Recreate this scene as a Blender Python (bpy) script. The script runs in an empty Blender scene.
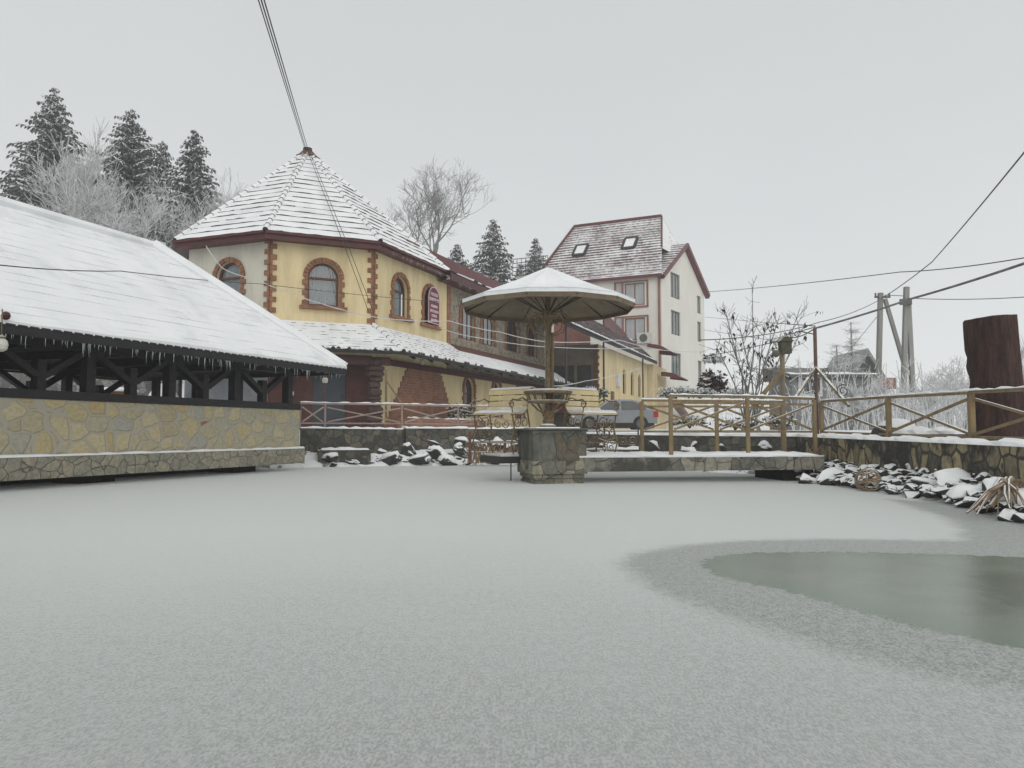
import bpy, math, random
from mathutils import Vector as V, noise as mnoise
from mathutils.geometry import tessellate_polygon

random.seed(7)
R = math.radians
S = bpy.context.scene
COL = S.collection
CAMZ, F, PITCH = 0.9, 773.7, R(3.55)
CP, SP = math.cos(PITCH), math.sin(PITCH)

def at(px, py, Y):
    """world point seen at photo pixel (px, py) at forward distance Y"""
    a, b = (px - 512) / F, (384 - py) / F
    dy, dz = CP - SP * b, SP + CP * b
    t = Y / dy
    return V((a * t, Y, CAMZ + dz * t))

def on_plane(px, py, z):
    a, b = (px - 512) / F, (384 - py) / F
    dy, dz = CP - SP * b, SP + CP * b
    t = (z - CAMZ) / dz
    return V((a * t, dy * t, z))

# hotel frame: k runs along the front, w points out towards the pond
BX, BY = -4.58, 25.3
U = V((math.sin(R(21.4)), math.cos(R(21.4)), 0))
O = V((math.cos(R(21.4)), -math.sin(R(21.4)), 0))
Z = V((0, 0, 1))
def H(k, w, z): return V((BX, BY, 0)) + U * k + O * w + Z * z

# ------------------------------------------------------------------ mesh helper
class MB:
    def __init__(s): s.v, s.f, s.m = [], [], []
    def add(s, vs, fs, mi=0):
        n = len(s.v); s.v += [V(p) for p in vs]
        for f in fs: s.f.append([i + n for i in f]); s.m.append(mi)
    def poly(s, pts, mi=0): s.add(pts, [list(range(len(pts)))], mi)
    def hexa(s, b, t, mi=0):
        s.add(list(b) + list(t), [(3,2,1,0),(4,5,6,7),(0,1,5,4),(1,2,6,5),(2,3,7,6),(3,0,4,7)], mi)
    def box(s, c, sx, sy, sz, ax=None, mi=0):
        """box standing on c (centre of its base)"""
        ax = V((1,0,0)) if ax is None else V(ax).normalized(); ay = V((-ax.y, ax.x, 0)); c = V(c)
        b = [c + ax*(i*sx/2) + ay*(j*sy/2) for i,j in ((-1,-1),(1,-1),(1,1),(-1,1))]
        s.hexa(b, [p + Z*sz for p in b], mi)
    def beam(s, a, b, w, h=None, mi=0, up=None):
        h = h or w; a, b = V(a), V(b); d = (b-a).normalized()
        up = V(up) if up is not None else (Z if abs(d.z) < .95 else V((0,1,0)))
        x = d.cross(up).normalized(); y = x.cross(d)
        q = [x*(i*w/2) + y*(j*h/2) for i,j in ((-1,-1),(1,-1),(1,1),(-1,1))]
        s.hexa([a+p for p in q], [b+p for p in q], mi)
    def tube(s, pts, r, n=6, mi=0, cap=True):
        pts = [V(p) for p in pts]; m = len(pts)
        rs = r if isinstance(r, (list, tuple)) else [r]*m
        base = len(s.v); ref = None
        for i, p in enumerate(pts):
            d = (pts[min(i+1,m-1)] - pts[max(i-1,0)])
            d = d.normalized() if d.length > 1e-9 else V((0,0,1))
            if ref is None: ref = V((1,0,0)) if abs(d.x) < .8 else V((0,1,0))
            x = ref - d*ref.dot(d)
            if x.length < 1e-6: x = d.orthogonal()
            x.normalize(); ref = x; y = d.cross(x)
            for k in range(n):
                a = 2*math.pi*k/n
                s.v.append(p + (x*math.cos(a) + y*math.sin(a))*rs[i])
        for i in range(m-1):
            for k in range(n):
                a, b = base+i*n+k, base+i*n+(k+1)%n
                s.f.append([a, b, b+n, a+n]); s.m.append(mi)
        if cap:
            s.f.append([base+k for k in reversed(range(n))]); s.m.append(mi)
            s.f.append([base+(m-1)*n+k for k in range(n)]); s.m.append(mi)
    def lathe(s, c, prof, n=20, mi=0):
        c = V(c); base = len(s.v)
        for r, z in prof:
            for k in range(n):
                a = 2*math.pi*k/n; s.v.append(c + V((r*math.cos(a), r*math.sin(a), z)))
        for i in range(len(prof)-1):
            for k in range(n):
                a, b = base+i*n+k, base+i*n+(k+1)%n
                s.f.append([a, b, b+n, a+n]); s.m.append(mi)
        s.f.append([base+k for k in reversed(range(n))]); s.m.append(mi)
        s.f.append([base+(len(prof)-1)*n+k for k in range(n)]); s.m.append(mi)
    def prism(s, pts, off, mi=0):
        pts = [V(p) for p in pts]; n = len(pts); off = V(off)
        s.add(pts + [p+off for p in pts], [list(range(n))[::-1], list(range(n,2*n))] + [(i,(i+1)%n,n+(i+1)%n,n+i) for i in range(n)], mi)
    def build(s, name, mats, parent=None, origin=None, smooth=False):
        o0 = V((0,0,0)); p = parent
        while p is not None: o0 += p.location; p = p.parent
        loc = V(origin) - o0 if origin is not None else V((0,0,0))
        o0 = o0 + loc
        me = bpy.data.meshes.new(name)
        me.from_pydata([tuple(p - o0) for p in s.v], [], s.f)
        for m in (mats if isinstance(mats, (list, tuple)) else [mats]): me.materials.append(m)
        me.polygons.foreach_set('material_index', s.m)
        if smooth: me.polygons.foreach_set('use_smooth', [True]*len(s.f))
        me.update()
        ob = bpy.data.objects.new(name, me); COL.objects.link(ob); ob.location = loc
        if parent is not None: ob.parent = parent
        return ob

def tag(o, label=None, cat=None, group=None, kind=None):
    if label: o['label'] = label
    if cat: o['category'] = cat
    if group: o['group'] = group
    if kind: o['kind'] = kind
    return o
def thing(name, loc, label, cat, group=None):
    o = bpy.data.objects.new(name, None); COL.objects.link(o); o.location = loc; o.empty_display_size = .2
    return tag(o, label, cat, group)

# ------------------------------------------------------------------ materials
def NT(name):
    m = bpy.data.materials.new(name); m.use_nodes = True
    nt = m.node_tree; return m, nt, nt.nodes['Principled BSDF'], nt.nodes['Material Output']
def nd(nt, t, **kw):
    n = nt.nodes.new(t)
    for k, v in kw.items():
        if k.startswith('i_'):
            key = k[2:]; n.inputs[int(key) if key.isdigit() else key].default_value = v
        else: setattr(n, k, v)
    return n
def c4(c): return (c[0], c[1], c[2], 1)
def mixc(nt, fac, a, b, blend='MIX'):
    n = nt.nodes.new('ShaderNodeMix'); n.data_type = 'RGBA'; n.blend_type = blend
    for k, v in ((0, fac), (6, a), (7, b)):
        if isinstance(v, bpy.types.NodeSocket): nt.links.new(v, n.inputs[k])
        elif k == 0: n.inputs[0].default_value = v
        else: n.inputs[k].default_value = c4(v)
    return n.outputs[2]
def ramp(nt, src, a, b):
    n = nt.nodes.new('ShaderNodeMapRange'); n.inputs[1].default_value = a; n.inputs[2].default_value = b; n.interpolation_type = 'SMOOTHSTEP'
    nt.links.new(src, n.inputs[0]); return n.outputs[0]
def math_(nt, op, a, b=None):
    n = nt.nodes.new('ShaderNodeMath'); n.operation = op
    for k, v in ((0,a),(1,b)):
        if v is None: continue
        if isinstance(v, bpy.types.NodeSocket): nt.links.new(v, n.inputs[k])
        else: n.inputs[k].default_value = v
    return n.outputs[0]
def pos(nt, rot=0., scale=(1,1,1)):
    g = nt.nodes.new('ShaderNodeNewGeometry'); mp = nt.nodes.new('ShaderNodeMapping'); mp.vector_type = 'POINT'
    mp.inputs['Rotation'].default_value = (0,0,rot); mp.inputs['Scale'].default_value = scale
    nt.links.new(g.outputs['Position'], mp.inputs['Vector']); return mp.outputs[0], g
def noise_(nt, vec, scale, detail=4, rough=.6):
    n = nd(nt, 'ShaderNodeTexNoise'); n.inputs['Scale'].default_value = scale; n.inputs['Detail'].default_value = detail; n.inputs['Roughness'].default_value = rough
    nt.links.new(vec, n.inputs['Vector']); return n.outputs['Fac']
def bump_(nt, bs, h, strength=.3, dist=.02):
    b = nd(nt, 'ShaderNodeBump'); b.inputs['Strength'].default_value = strength; b.inputs['Distance'].default_value = dist
    nt.links.new(h, b.inputs['Height']); nt.links.new(b.outputs[0], bs.inputs['Normal'])
SNOWC = (.80, .815, .82)
def snow_over(nt, base, g, lo, hi, vec, nscale=6, amt=.5):
    sx = nt.nodes.new('ShaderNodeSeparateXYZ'); nt.links.new(g.outputs['Normal'], sx.inputs[0])
    n = noise_(nt, vec, nscale, 3)
    v = math_(nt, 'ADD', sx.outputs['Z'], math_(nt, 'MULTIPLY', math_(nt, 'SUBTRACT', n, .5), amt))
    f = ramp(nt, v, lo, hi)
    return mixc(nt, f, base, SNOWC)

def mat(name, c1, c2=None, scale=8, rough=.7, bump=.2, stretch=(1,1,1), snow=None, spec=.4, metal=0, lo=.35, hi=.65, bdist=.01, rot=0.):
    m, nt, bs, out = NT(name); c2 = c2 or tuple(x*.75 for x in c1)
    vec, g = pos(nt, rot, stretch)
    n = noise_(nt, vec, scale, 5); n2 = noise_(nt, vec, scale*7, 3)
    f = ramp(nt, math_(nt, 'ADD', math_(nt,'MULTIPLY',n,.75), math_(nt,'MULTIPLY',n2,.25)), lo, hi)
    col = mixc(nt, f, c1, c2)
    if snow: col = snow_over(nt, col, g, snow[0], snow[1], pos(nt)[0], snow[2] if len(snow) > 2 else 6, snow[3] if len(snow) > 3 else .5)
    nt.links.new(col, bs.inputs['Base Color'])
    bs.inputs['Roughness'].default_value = rough; bs.inputs['Specular IOR Level'].default_value = spec; bs.inputs['Metallic'].default_value = metal
    if bump: bump_(nt, bs, n2, bump, bdist)
    return m

def snow_mat(name, scale=3, bump=.35, dist=.03, dirt=None):
    m, nt, bs, out = NT(name); vec, g = pos(nt)
    n = noise_(nt, vec, scale, 5); n2 = noise_(nt, vec, 45, 3)
    col = mixc(nt, ramp(nt, n, .3, .7), (.76,.775,.785), (.82,.83,.835))
    if dirt: col = mixc(nt, math_(nt,'MULTIPLY', ramp(nt, noise_(nt, vec, dirt[0], 6, .7), dirt[1], dirt[2]), .8), col, dirt[3])
    nt.links.new(col, bs.inputs['Base Color'])
    bs.inputs['Roughness'].default_value = .8; bs.inputs['Specular IOR Level'].default_value = .2
    bump_(nt, bs, math_(nt,'ADD', n, math_(nt,'MULTIPLY', n2, .25)), bump, dist); return m

def rubble(name, cols, mortar, scale, rot, vz=1.15, edge=.05, rough=.85, stain=None, snow=None, rnd=.85, last=None, vary=.55):
    """stones of irregular outline in mortar"""
    m, nt, bs, out = NT(name)
    vec, g = pos(nt, rot, (1, 1, vz))
    wob = nd(nt, 'ShaderNodeTexNoise'); wob.inputs['Scale'].default_value = scale*1.2; nt.links.new(vec, wob.inputs['Vector'])
    wv = nd(nt, 'ShaderNodeVectorMath', operation='MULTIPLY_ADD'); nt.links.new(wob.outputs['Color'], wv.inputs[0]); wv.inputs[1].default_value = (.35/scale,)*3; nt.links.new(vec, wv.inputs[2])
    v1 = nd(nt, 'ShaderNodeTexVoronoi', feature='F1'); v2 = nd(nt, 'ShaderNodeTexVoronoi', feature='DISTANCE_TO_EDGE')
    for v in (v1, v2):
        v.inputs['Scale'].default_value = scale; v.inputs['Randomness'].default_value = rnd; nt.links.new(wv.outputs[0], v.inputs['Vector'])
    sep = nd(nt, 'ShaderNodeSeparateColor'); nt.links.new(v1.outputs['Color'], sep.inputs[0])
    cr = nd(nt, 'ShaderNodeValToRGB'); cr.color_ramp.interpolation = 'CONSTANT'
    el = cr.color_ramp.elements
    for i, c in enumerate(cols):
        e = el[i] if i < 2 else el.new(i/len(cols))
        e.position = (1-last if last and i == len(cols)-1 else i/len(cols)); e.color = c4(c)
    nt.links.new(sep.outputs[0], cr.inputs[0])
    n = noise_(nt, vec, 14, 5)
    st = mixc(nt, vary, cr.outputs[0], mixc(nt, ramp(nt, n, .3, .7), (.45,.45,.45), (1.2,1.2,1.2)), 'MULTIPLY')
    e = ramp(nt, v2.outputs['Distance'], edge*.3, edge)
    col = mixc(nt, e, mortar, st)
    if stain: col = mixc(nt, ramp(nt, noise_(nt, vec, stain[0], 5), stain[1], stain[2]), col, stain[3])
    if snow: col = snow_over(nt, col, g, snow[0], snow[1], vec)
    nt.links.new(col, bs.inputs['Base Color']); bs.inputs['Roughness'].default_value = rough
    bump_(nt, bs, math_(nt, 'ADD', e, math_(nt,'MULTIPLY', n, .4)), .7, .025); return m

def bricks(name, c1, c2, mortar, ang, bw=.24, bh=.08, rough=.85, ms=.012):
    m, nt, bs, out = NT(name)
    vec, g = pos(nt, -ang)
    sx = nd(nt,'ShaderNodeSeparateXYZ'); nt.links.new(vec, sx.inputs[0])
    cb = nd(nt,'ShaderNodeCombineXYZ'); nt.links.new(sx.outputs['X'], cb.inputs[0]); nt.links.new(sx.outputs['Z'], cb.inputs[1])
    b = nd(nt,'ShaderNodeTexBrick'); nt.links.new(cb.outputs[0], b.inputs['Vector'])
    b.inputs['Color1'].default_value = c4(c1); b.inputs['Color2'].default_value = c4(c2); b.inputs['Mortar'].default_value = c4(mortar)
    b.inputs['Scale'].default_value = 1; b.inputs['Mortar Size'].default_value = ms; b.inputs['Brick Width'].default_value = bw; b.inputs['Row Height'].default_value = bh
    n = noise_(nt, vec, 3, 5)
    col = mixc(nt, .5, b.outputs['Color'], mixc(nt, ramp(nt, n, .3, .7), (.55,.55,.55), (1.25,1.25,1.25)), 'MULTIPLY')
    nt.links.new(col, bs.inputs['Base Color']); bs.inputs['Roughness'].default_value = rough
    bump_(nt, bs, b.outputs['Fac'], -.4, .01); return m

UA = math.pi/2 - R(21.4)          # world angle of the hotel front line
M = {}
M['snow'] = snow_mat('settled_snow')
M['roof_snow'] = snow_mat('roof_snow', 1.5, .25, .03, (.9,.50,.66,(.66,.675,.68)))
M['ground_snow'] = snow_mat('ground_snow', .8, .5, .06, (1.6, .6, .72, (.12,.11,.09)))
M['bank_snow'] = snow_mat('bank_snow', 1.5, .6, .06, (2.6, .53, .6, (.03,.03,.028)))
M['dark_wood'] = mat('dark_stained_wood', (.006,.006,.0065), (.016,.015,.015), 4, .6, .3, (1,1,3))
M['yellow'] = mat('cream_yellow_render', (.715,.59,.345), (.56,.46,.27), 2.4, .9, .3, (1,1,.2))
M['white_render'] = mat('weathered_white_render', (.56,.535,.45), (.46,.44,.37), 1.5, .9, .3, (1,1,.4))
M['grey_render'] = mat('grey_render', (.27,.285,.30), (.21,.22,.235), 1.5, .9, .2)
M['cream'] = mat('pale_cream_render', (.72,.70,.64), (.65,.63,.575), .6, .9, .2, (1,1,.4))
M['redbrown'] = mat('red_brown_paint', (.085,.014,.016), (.055,.010,.011), 3, .45, .1)
M['red'] = mat('dark_red_metal', (.13,.016,.02), (.085,.012,.014), 2, .4, .1)
M['tile'] = mat('brown_red_tile', (.055,.022,.02), (.03,.016,.015), 6, .7, .2)
M['tile_purple'] = mat('purple_brown_tile', (.10,.05,.052), (.065,.036,.038), 5, .7, .3)
M['tile_bare'] = mat('bare_red_tile', (.16,.068,.05), (.10,.05,.042), 3, .8, .4)
M['soffit'] = mat('dark_soffit', (.022,.024,.03), (.014,.015,.018), 3, .6, .1)
M['quoin'] = mat('terracotta_brick', (.30,.14,.072), (.165,.08,.045), 5, .85, .5)
M['frame'] = mat('brown_window_frame', (.12,.038,.02), (.085,.028,.016), 5, .5, .1)
M['greyframe'] = mat('grey_window_frame', (.10,.095,.09), (.07,.066,.062), 5, .5, .1)
M['pinkframe'] = mat('dull_red_surround', (.27,.115,.085), (.20,.085,.066), 5, .8, .1)
M['iron'] = mat('snow_dusted_iron', (.06,.042,.026), (.09,.065,.035), 14, .6, .3, snow=(.55,.85))
M['bronze'] = mat('brown_gold_iron', (.20,.14,.066), (.10,.072,.038), 14, .55, .3, snow=(.6,.9))
M['dark_iron'] = mat('dark_iron', (.02,.018,.017), (.035,.03,.028), 9, .6, .2)
M['slat'] = mat('pale_yellow_slat', (.70,.59,.34), (.60,.49,.27), 3, .6, .2, (1,1,1), snow=(.25,.75,8,.6))
M['rail'] = mat('ochre_painted_timber', (.25,.18,.088), (.145,.108,.062), 7, .7, .4, (1,1,.3), snow=(.72,.92,9,.4))
M['rail_pink'] = mat('faded_pink_rail', (.37,.28,.24), (.27,.20,.175), 6, .7, .3, snow=(.72,.92,9,.4))
M['canvas'] = mat('grey_brown_canvas', (.215,.17,.112), (.14,.11,.076), 1.6, .9, .2)
M['concrete'] = mat('wet_concrete', (.13,.13,.115), (.075,.078,.068), 2.5, .8, .5, snow=(.7,.9))
M['pole_concrete'] = mat('pole_concrete', (.28,.275,.255), (.2,.197,.185), 3, .9, .2, (1,1,.2))
M['stump'] = mat('red_brown_bark', (.105,.048,.036), (.030,.016,.013), 11, .85, 1.0, (1,1,.16), bdist=.08, snow=(.8,.98,5,.5))
M['rock'] = mat('wet_black_rock', (.022,.022,.021), (.045,.043,.04), 6, .7, .7, bdist=.03, snow=(.42,.55,3.5,.65))
M['column'] = mat('dark_column_stone', (.05,.028,.024), (.09,.06,.05), 7, .8, .6)
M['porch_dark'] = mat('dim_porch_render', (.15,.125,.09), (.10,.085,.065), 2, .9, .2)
M['nest'] = mat('mossy_box_board', (.09,.085,.055), (.055,.05,.035), 9, .9, .4, snow=(.75,.92))
M['mast'] = mat('rusty_brown_paint', (.15,.085,.065), (.10,.06,.048), 9, .7, .3)
M['gatewood'] = mat('bleached_post_wood', (.27,.22,.14), (.17,.14,.10), 7, .8, .4, (1,1,.3))
M['twig'] = mat('dry_pale_stick', (.30,.22,.14), (.20,.14,.09), 12, .9, .3, snow=(.7,.95))
M['bark'] = mat('frosted_bark', (.12,.115,.11), (.22,.215,.21), 5, .9, .3)
M['frost'] = mat('frosted_twig', (.42,.42,.42), (.64,.645,.65), 3, .9, 0)
M['twig_grey'] = mat('grey_bare_twig', (.17,.165,.16), (.30,.295,.29), 4, .9, 0)
M['needle'] = mat('dark_spruce_needle', (.085,.097,.088), (.23,.24,.232), 1.3, .9, 0)
M['needle_snow'] = mat('snow_on_needles', (.50,.52,.52), (.72,.73,.73), 1.2, .9, 0)
M['leaf'] = mat('dull_dry_leaf', (.055,.05,.03), (.03,.03,.018), 6, .8, 0, snow=(.7,.95))
M['green_leaf'] = mat('dark_green_leaf', (.05,.058,.03), (.025,.032,.016), 5, .8, 0, snow=(.75,.95))
M['purple_leaf'] = mat('purple_brown_leaf', (.052,.024,.026), (.03,.016,.018), 5, .8, 0)
M['cable'] = mat('black_cable', (.02,.02,.021), (.03,.03,.03), 4, .6, 0)
M['rope'] = mat('white_cord', (.6,.6,.6), (.5,.5,.5), 4, .7, 0)
M['door'] = mat('grey_blue_door', (.062,.075,.09), (.048,.058,.072), 2, .6, .1)
M['icicle'] = mat('icicle_ice', (.45,.48,.5), (.35,.38,.4), 6, .15, 0)
M['lamp'] = mat('milky_lamp_glass', (.55,.54,.48), (.45,.44,.4), 6, .3, 0)
M['orange'] = mat('orange_wood', (.24,.085,.03), (.16,.058,.022), 4, .6, .3, (1,1,.2))
M['red_wood'] = mat('red_wood', (.20,.045,.035), (.14,.033,.026), 4, .6, .2)
M['car'] = mat('silver_car_paint', (.22,.23,.24), (.18,.19,.20), 2, .3, 0, spec=.6, snow=(.8,.98))
M['tyre'] = mat('black_rubber', (.015,.015,.015), (.022,.022,.022), 8, .9, .1)
M['tail'] = mat('red_lamp_glass', (.35,.012,.015), (.25,.01,.012), 4, .25, 0)
M['darkglass'] = mat('dark_window_glass', (.022,.024,.027), (.04,.043,.046), 1.2, .06, 0, spec=.6)
M['paleglass'] = mat('pale_blind_behind_glass', (.42,.44,.45), (.34,.36,.37), 1.5, .12, 0, (1,1,.3))
M['greenglass'] = mat('grey_green_window_glass', (.14,.16,.155), (.22,.24,.235), .8, .08, 0, spec=.6)
M['white'] = mat('white_plastic', (.6,.6,.58), (.52,.52,.5), 4, .5, 0)
M['signred'] = mat('magenta_sign_board', (.17,.028,.055), (.13,.022,.043), 3, .5, 0)
M['letter'] = mat('pale_pink_letter', (.68,.55,.56), (.62,.5,.51), 5, .6, 0)
M['black_void'] = mat('dark_earth', (.012,.011,.01), (.02,.018,.016), 3, .9, .2)
M['shed_grey'] = mat('grey_shed_board', (.23,.235,.235), (.17,.175,.175), 3, .9, .2)

PAV = [(.45,.375,.22),(.40,.355,.225),(.43,.335,.18),(.39,.36,.255),(.47,.405,.26),(.38,.36,.275),(.44,.365,.20),(.38,.33,.21),(.42,.37,.24),(.46,.395,.245),(.36,.345,.29),(.32,.14,.065)]
M['pav_stone'] = rubble('honey_rubble_stone', PAV, (.37,.345,.27), 2.7, -UA, 1.25, .10, last=.03, vary=.35)
M['pav_base'] = rubble('grey_crazy_paving', [(.29,.27,.20),(.26,.25,.19),(.31,.285,.215),(.245,.235,.185)], (.10,.09,.075), 4.2, -UA, 1.2, .035)
M['terrace_stone'] = rubble('dark_mossy_rubble', [(.12,.11,.085),(.085,.08,.065),(.15,.135,.10),(.06,.058,.05),(.105,.105,.09)], (.05,.048,.042), 4.5, 0, 1.1, .06, stain=(1.5,.5,.65,(.045,.043,.036)), snow=(.6,.8))
M['bank_stone'] = rubble('black_stained_rubble', [(.30,.25,.145),(.20,.17,.11),(.34,.285,.165),(.10,.092,.07),(.24,.205,.13)], (.05,.046,.038), 3.8, 0, .75, .08, stain=(1.7,.44,.56,(.030,.028,.025)), snow=(.6,.8))
M['slab_stone'] = rubble('grey_green_crazy_paving', [(.13,.135,.11),(.115,.12,.10),(.145,.135,.10),(.125,.105,.075),(.105,.11,.095)], (.06,.064,.056), 3.4, R(-15), .55, .018, stain=(2.2,.46,.66,(.055,.06,.05)), snow=(.75,.92))
M['base_stone'] = rubble('pale_crazy_paving', [(.24,.225,.165),(.19,.185,.14),(.27,.25,.19),(.16,.155,.12)], (.07,.066,.055), 5, R(-15), .9, .035)
M['deck_stone'] = rubble('dark_crazy_paving', [(.20,.195,.16),(.27,.255,.205),(.14,.135,.115),(.23,.215,.17)], (.06,.058,.05), 4.6, R(-8), .9, .035, stain=(1.4,.46,.60,(.06,.058,.05)))
M['wing_stone'] = rubble('grey_pebble_cladding', [(.28,.235,.175),(.20,.175,.14),(.34,.29,.21),(.24,.215,.18),(.31,.25,.16),(.17,.155,.135)], (.36,.32,.25), 6, -UA, 1.1, .07)
M['grey_rubble'] = rubble('grey_rubble', [(.20,.20,.19),(.15,.15,.145),(.25,.25,.24),(.12,.12,.115)], (.10,.10,.095), 5, 0, 1.1, .06, snow=(.4,.8))
M['brick'] = bricks('red_brick', (.32,.135,.075), (.23,.10,.06), (.27,.18,.13), UA, .26, .1)
M['brick_dark'] = bricks('dark_red_brick', (.13,.042,.034), (.085,.034,.028), (.08,.045,.04), R(23.6), .26, .1)

def shingle(name, c1, c2, step, lo, hi):
    """tiles in courses with snow caught on them"""
    m, nt, bs, out = NT(name); vec, g = pos(nt)
    sx = nd(nt,'ShaderNodeSeparateXYZ'); nt.links.new(vec, sx.inputs[0])
    fr = math_(nt,'FRACT', math_(nt,'DIVIDE', sx.outputs['Z'], step))
    n = noise_(nt, vec, .45, 6, .65); n2 = noise_(nt, pos(nt, 0, (1,1,.35))[0], 4.5, 4)
    f = math_(nt,'ADD', math_(nt,'MULTIPLY', math_(nt,'SUBTRACT',1.,fr), .36), math_(nt,'ADD', math_(nt,'MULTIPLY',n,.62), math_(nt,'MULTIPLY',n2,.5)))
    k = ramp(nt, f, lo, hi)
    nt.links.new(mixc(nt, k, mixc(nt, n2, c1, c2), SNOWC), bs.inputs['Base Color'])
    bs.inputs['Roughness'].default_value = .75; bump_(nt, bs, math_(nt,'SUBTRACT',1.,fr), .5, .05); return m
M['tall_tile'] = shingle('red_tile_with_snow', (.125,.058,.06), (.085,.043,.046), .26, .60, .90)
M['tall_tile_snowy'] = shingle('red_tile_under_snow', (.15,.05,.055), (.10,.038,.042), .26, .42, .66)
M['annex_tile'] = shingle('purple_tile_little_snow', (.085,.045,.05), (.055,.03,.034), .25, .85, 1.15)

def glass_mat():
    m, nt, bs, out = NT('window_glass')
    tr = nd(nt,'ShaderNodeBsdfTransparent'); gl = nd(nt,'ShaderNodeBsdfGlossy'); gl.inputs['Roughness'].default_value = .03
    tr.inputs[0].default_value = (.85,.88,.88,1)
    lw = nd(nt,'ShaderNodeLayerWeight'); lw.inputs[0].default_value = .35
    mx = nd(nt,'ShaderNodeMixShader'); nt.links.new(math_(nt,'ADD', math_(nt,'MULTIPLY', lw.outputs['Fresnel'], .6), .08), mx.inputs[0]); nt.links.new(tr.outputs[0], mx.inputs[1]); nt.links.new(gl.outputs[0], mx.inputs[2])
    nt.links.new(mx.outputs[0], out.inputs['Surface']); nt.nodes.remove(bs); return m
M['glass'] = glass_mat()
M['curtain'] = mat('net_curtain', (.36,.39,.41), (.27,.30,.32), 9, .9, 0, (1,1,.05))

# ------------------------------------------------------------------ architecture helpers
def arch(w, h, n=14, x0=0, y0=0, rise=None):
    """outline of an arched opening, anticlockwise from the lower left corner"""
    r = w/2; rise = rise or r
    p = [(x0-r, y0), (x0+r, y0)]
    for i in range(n+1):
        a = math.pi*i/n; p.append((x0 + r*math.cos(a), y0 + h - rise + rise*math.sin(a)))
    return p
def rect(w, h, x0, y0): return [(x0-w/2,y0),(x0+w/2,y0),(x0+w/2,y0+h),(x0-w/2,y0+h)]

def panel(mb, P, d, n, outer, holes=(), depth=.16, mi=0):
    """flat wall with real openings: P origin, d along, n outward; 2-D outlines"""
    to = lambda q, dep=0: P + d*q[0] + Z*q[1] + n*dep
    loops = [[V((x,y,0)) for x,y in outer]] + [[V((x,y,0)) for x,y in h] for h in holes]
    flat = [q for l in loops for q in l]
    tri = tessellate_polygon(loops)
    mb.add([to(q) for q in flat], [list(t) for t in tri], mi)
    for h in holes:
        for a, b in zip(h, h[1:]+h[:1]):
            mb.poly([to(a), to(b), to(b,-depth), to(a,-depth)], mi)

def ring(mb, P, d, n, out, inn, d0, d1, mi=0):
    to = lambda q, dep: P + d*q[0] + Z*q[1] + n*dep
    m = len(out)
    for i in range(m):
        j = (i+1) % m
        mb.poly([to(out[i],d1), to(out[j],d1), to(inn[j],d1), to(inn[i],d1)], mi)
        mb.poly([to(inn[i],d1), to(inn[j],d1), to(inn[j],d0), to(inn[i],d0)], mi)
        mb.poly([to(out[j],d1), to(out[i],d1), to(out[i],d0), to(out[j],d0)], mi)

def window(parent, P, d, n, w, h, arched=True, frame='frame', pane='glass', transom=.62, mull=0, surround=None, sill=None, t=.07, rec=.16, curtain=True, recf=.10):
    """frame with its pane (and curtain) set in an opening whose foot centre is P"""
    f = (lambda ww, hh, y: arch(ww, hh, y0=y, rise=min(ww/2, hh*.5))) if arched else (lambda ww, hh, y: rect(ww, hh, 0, y))
    mb = MB()
    ring(mb, P, d, n, f(w,h,0), f(w-2*t, h-2*t, t), -rec+.01, -recf)
    if transom:
        y = h*transom; a = P + d*(-w/2+t*.8) + Z*y - n*(recf+.02); b = P + d*(w/2-t*.8) + Z*y - n*(recf+.02); mb.beam(a, b, .05, t)
    for i in range(mull):
        x = -w/2 + w*(i+1)/(mull+1); top = h*(transom or 1) - t*.6
        mb.beam(P + d*x + Z*t*.8 - n*(recf+.02), P + d*x + Z*top - n*(recf+.02), t*.8, .05, up=n)
    fr = mb.build('window', M[frame], parent, P)
    to = lambda q, dep: P + d*q[0] + Z*q[1] + n*dep
    g = MB(); g.poly([to(q, -recf-.035) for q in f(w-1.6*t, h-1.6*t, .8*t)]); g.build('pane', M[pane], fr)
    if pane == 'glass' and curtain:
        c = MB(); N = 36; ww = w-.1
        for i in range(N):
            x0, x1 = -ww/2+ww*i/N, -ww/2+ww*(i+1)/N
            g0, g1 = .02*math.sin(i*1.9)+.006*math.sin(i*.7), .02*math.sin((i+1)*1.9)+.006*math.sin((i+1)*.7)
            def top(x): return (h - w/2 + math.sqrt(max(0,(w/2)**2 - x*x)) if arched else h) - .03
            c.poly([to((x0,.02),-recf-.1+g0), to((x1,.02),-recf-.1+g1), to((x1,top(x1)),-recf-.1+g1), to((x0,top(x0)),-recf-.1+g0)])
        c.build('curtain', M['curtain'], fr)
    if surround:
        s = MB(); bh = .165; y = 0; i = 0; yt = h - (w/2 if arched else 0)
        while y < yt - .02:
            y1 = min(y+bh, yt); ln = .09 if i % 2 else .17
            for sg in (-1, 1):
                c = P + d*(sg*(w/2 + ln/2 + .002)) + Z*(y+.006); s.box(c + n*.02, ln, .07+.012*(i%2), y1-y-.012, d)
            y = y1; i += 1
        if arched:
            K = 15; r0, r1 = w/2+.003, w/2+.15
            for k in range(K):
                a0, a1 = math.pi*k/K+.012, math.pi*(k+1)/K-.012
                q = [(r0*math.cos(a0), yt+r0*math.sin(a0)),(r1*math.cos(a0), yt+r1*math.sin(a0)),(r1*math.cos(a1), yt+r1*math.sin(a1)),(r0*math.cos(a1), yt+r0*math.sin(a1))]
                s.prism([to(p, -.01) for p in q], n*(.07+.012*(k%2)))
        s.build('brick_surround', M[surround], fr)
    if sill:
        b = MB(); b.box(P - Z*.12 + n*.05, w+.5, .2, .11, d); b.build('sill', M[sill], fr)
    return fr

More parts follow.
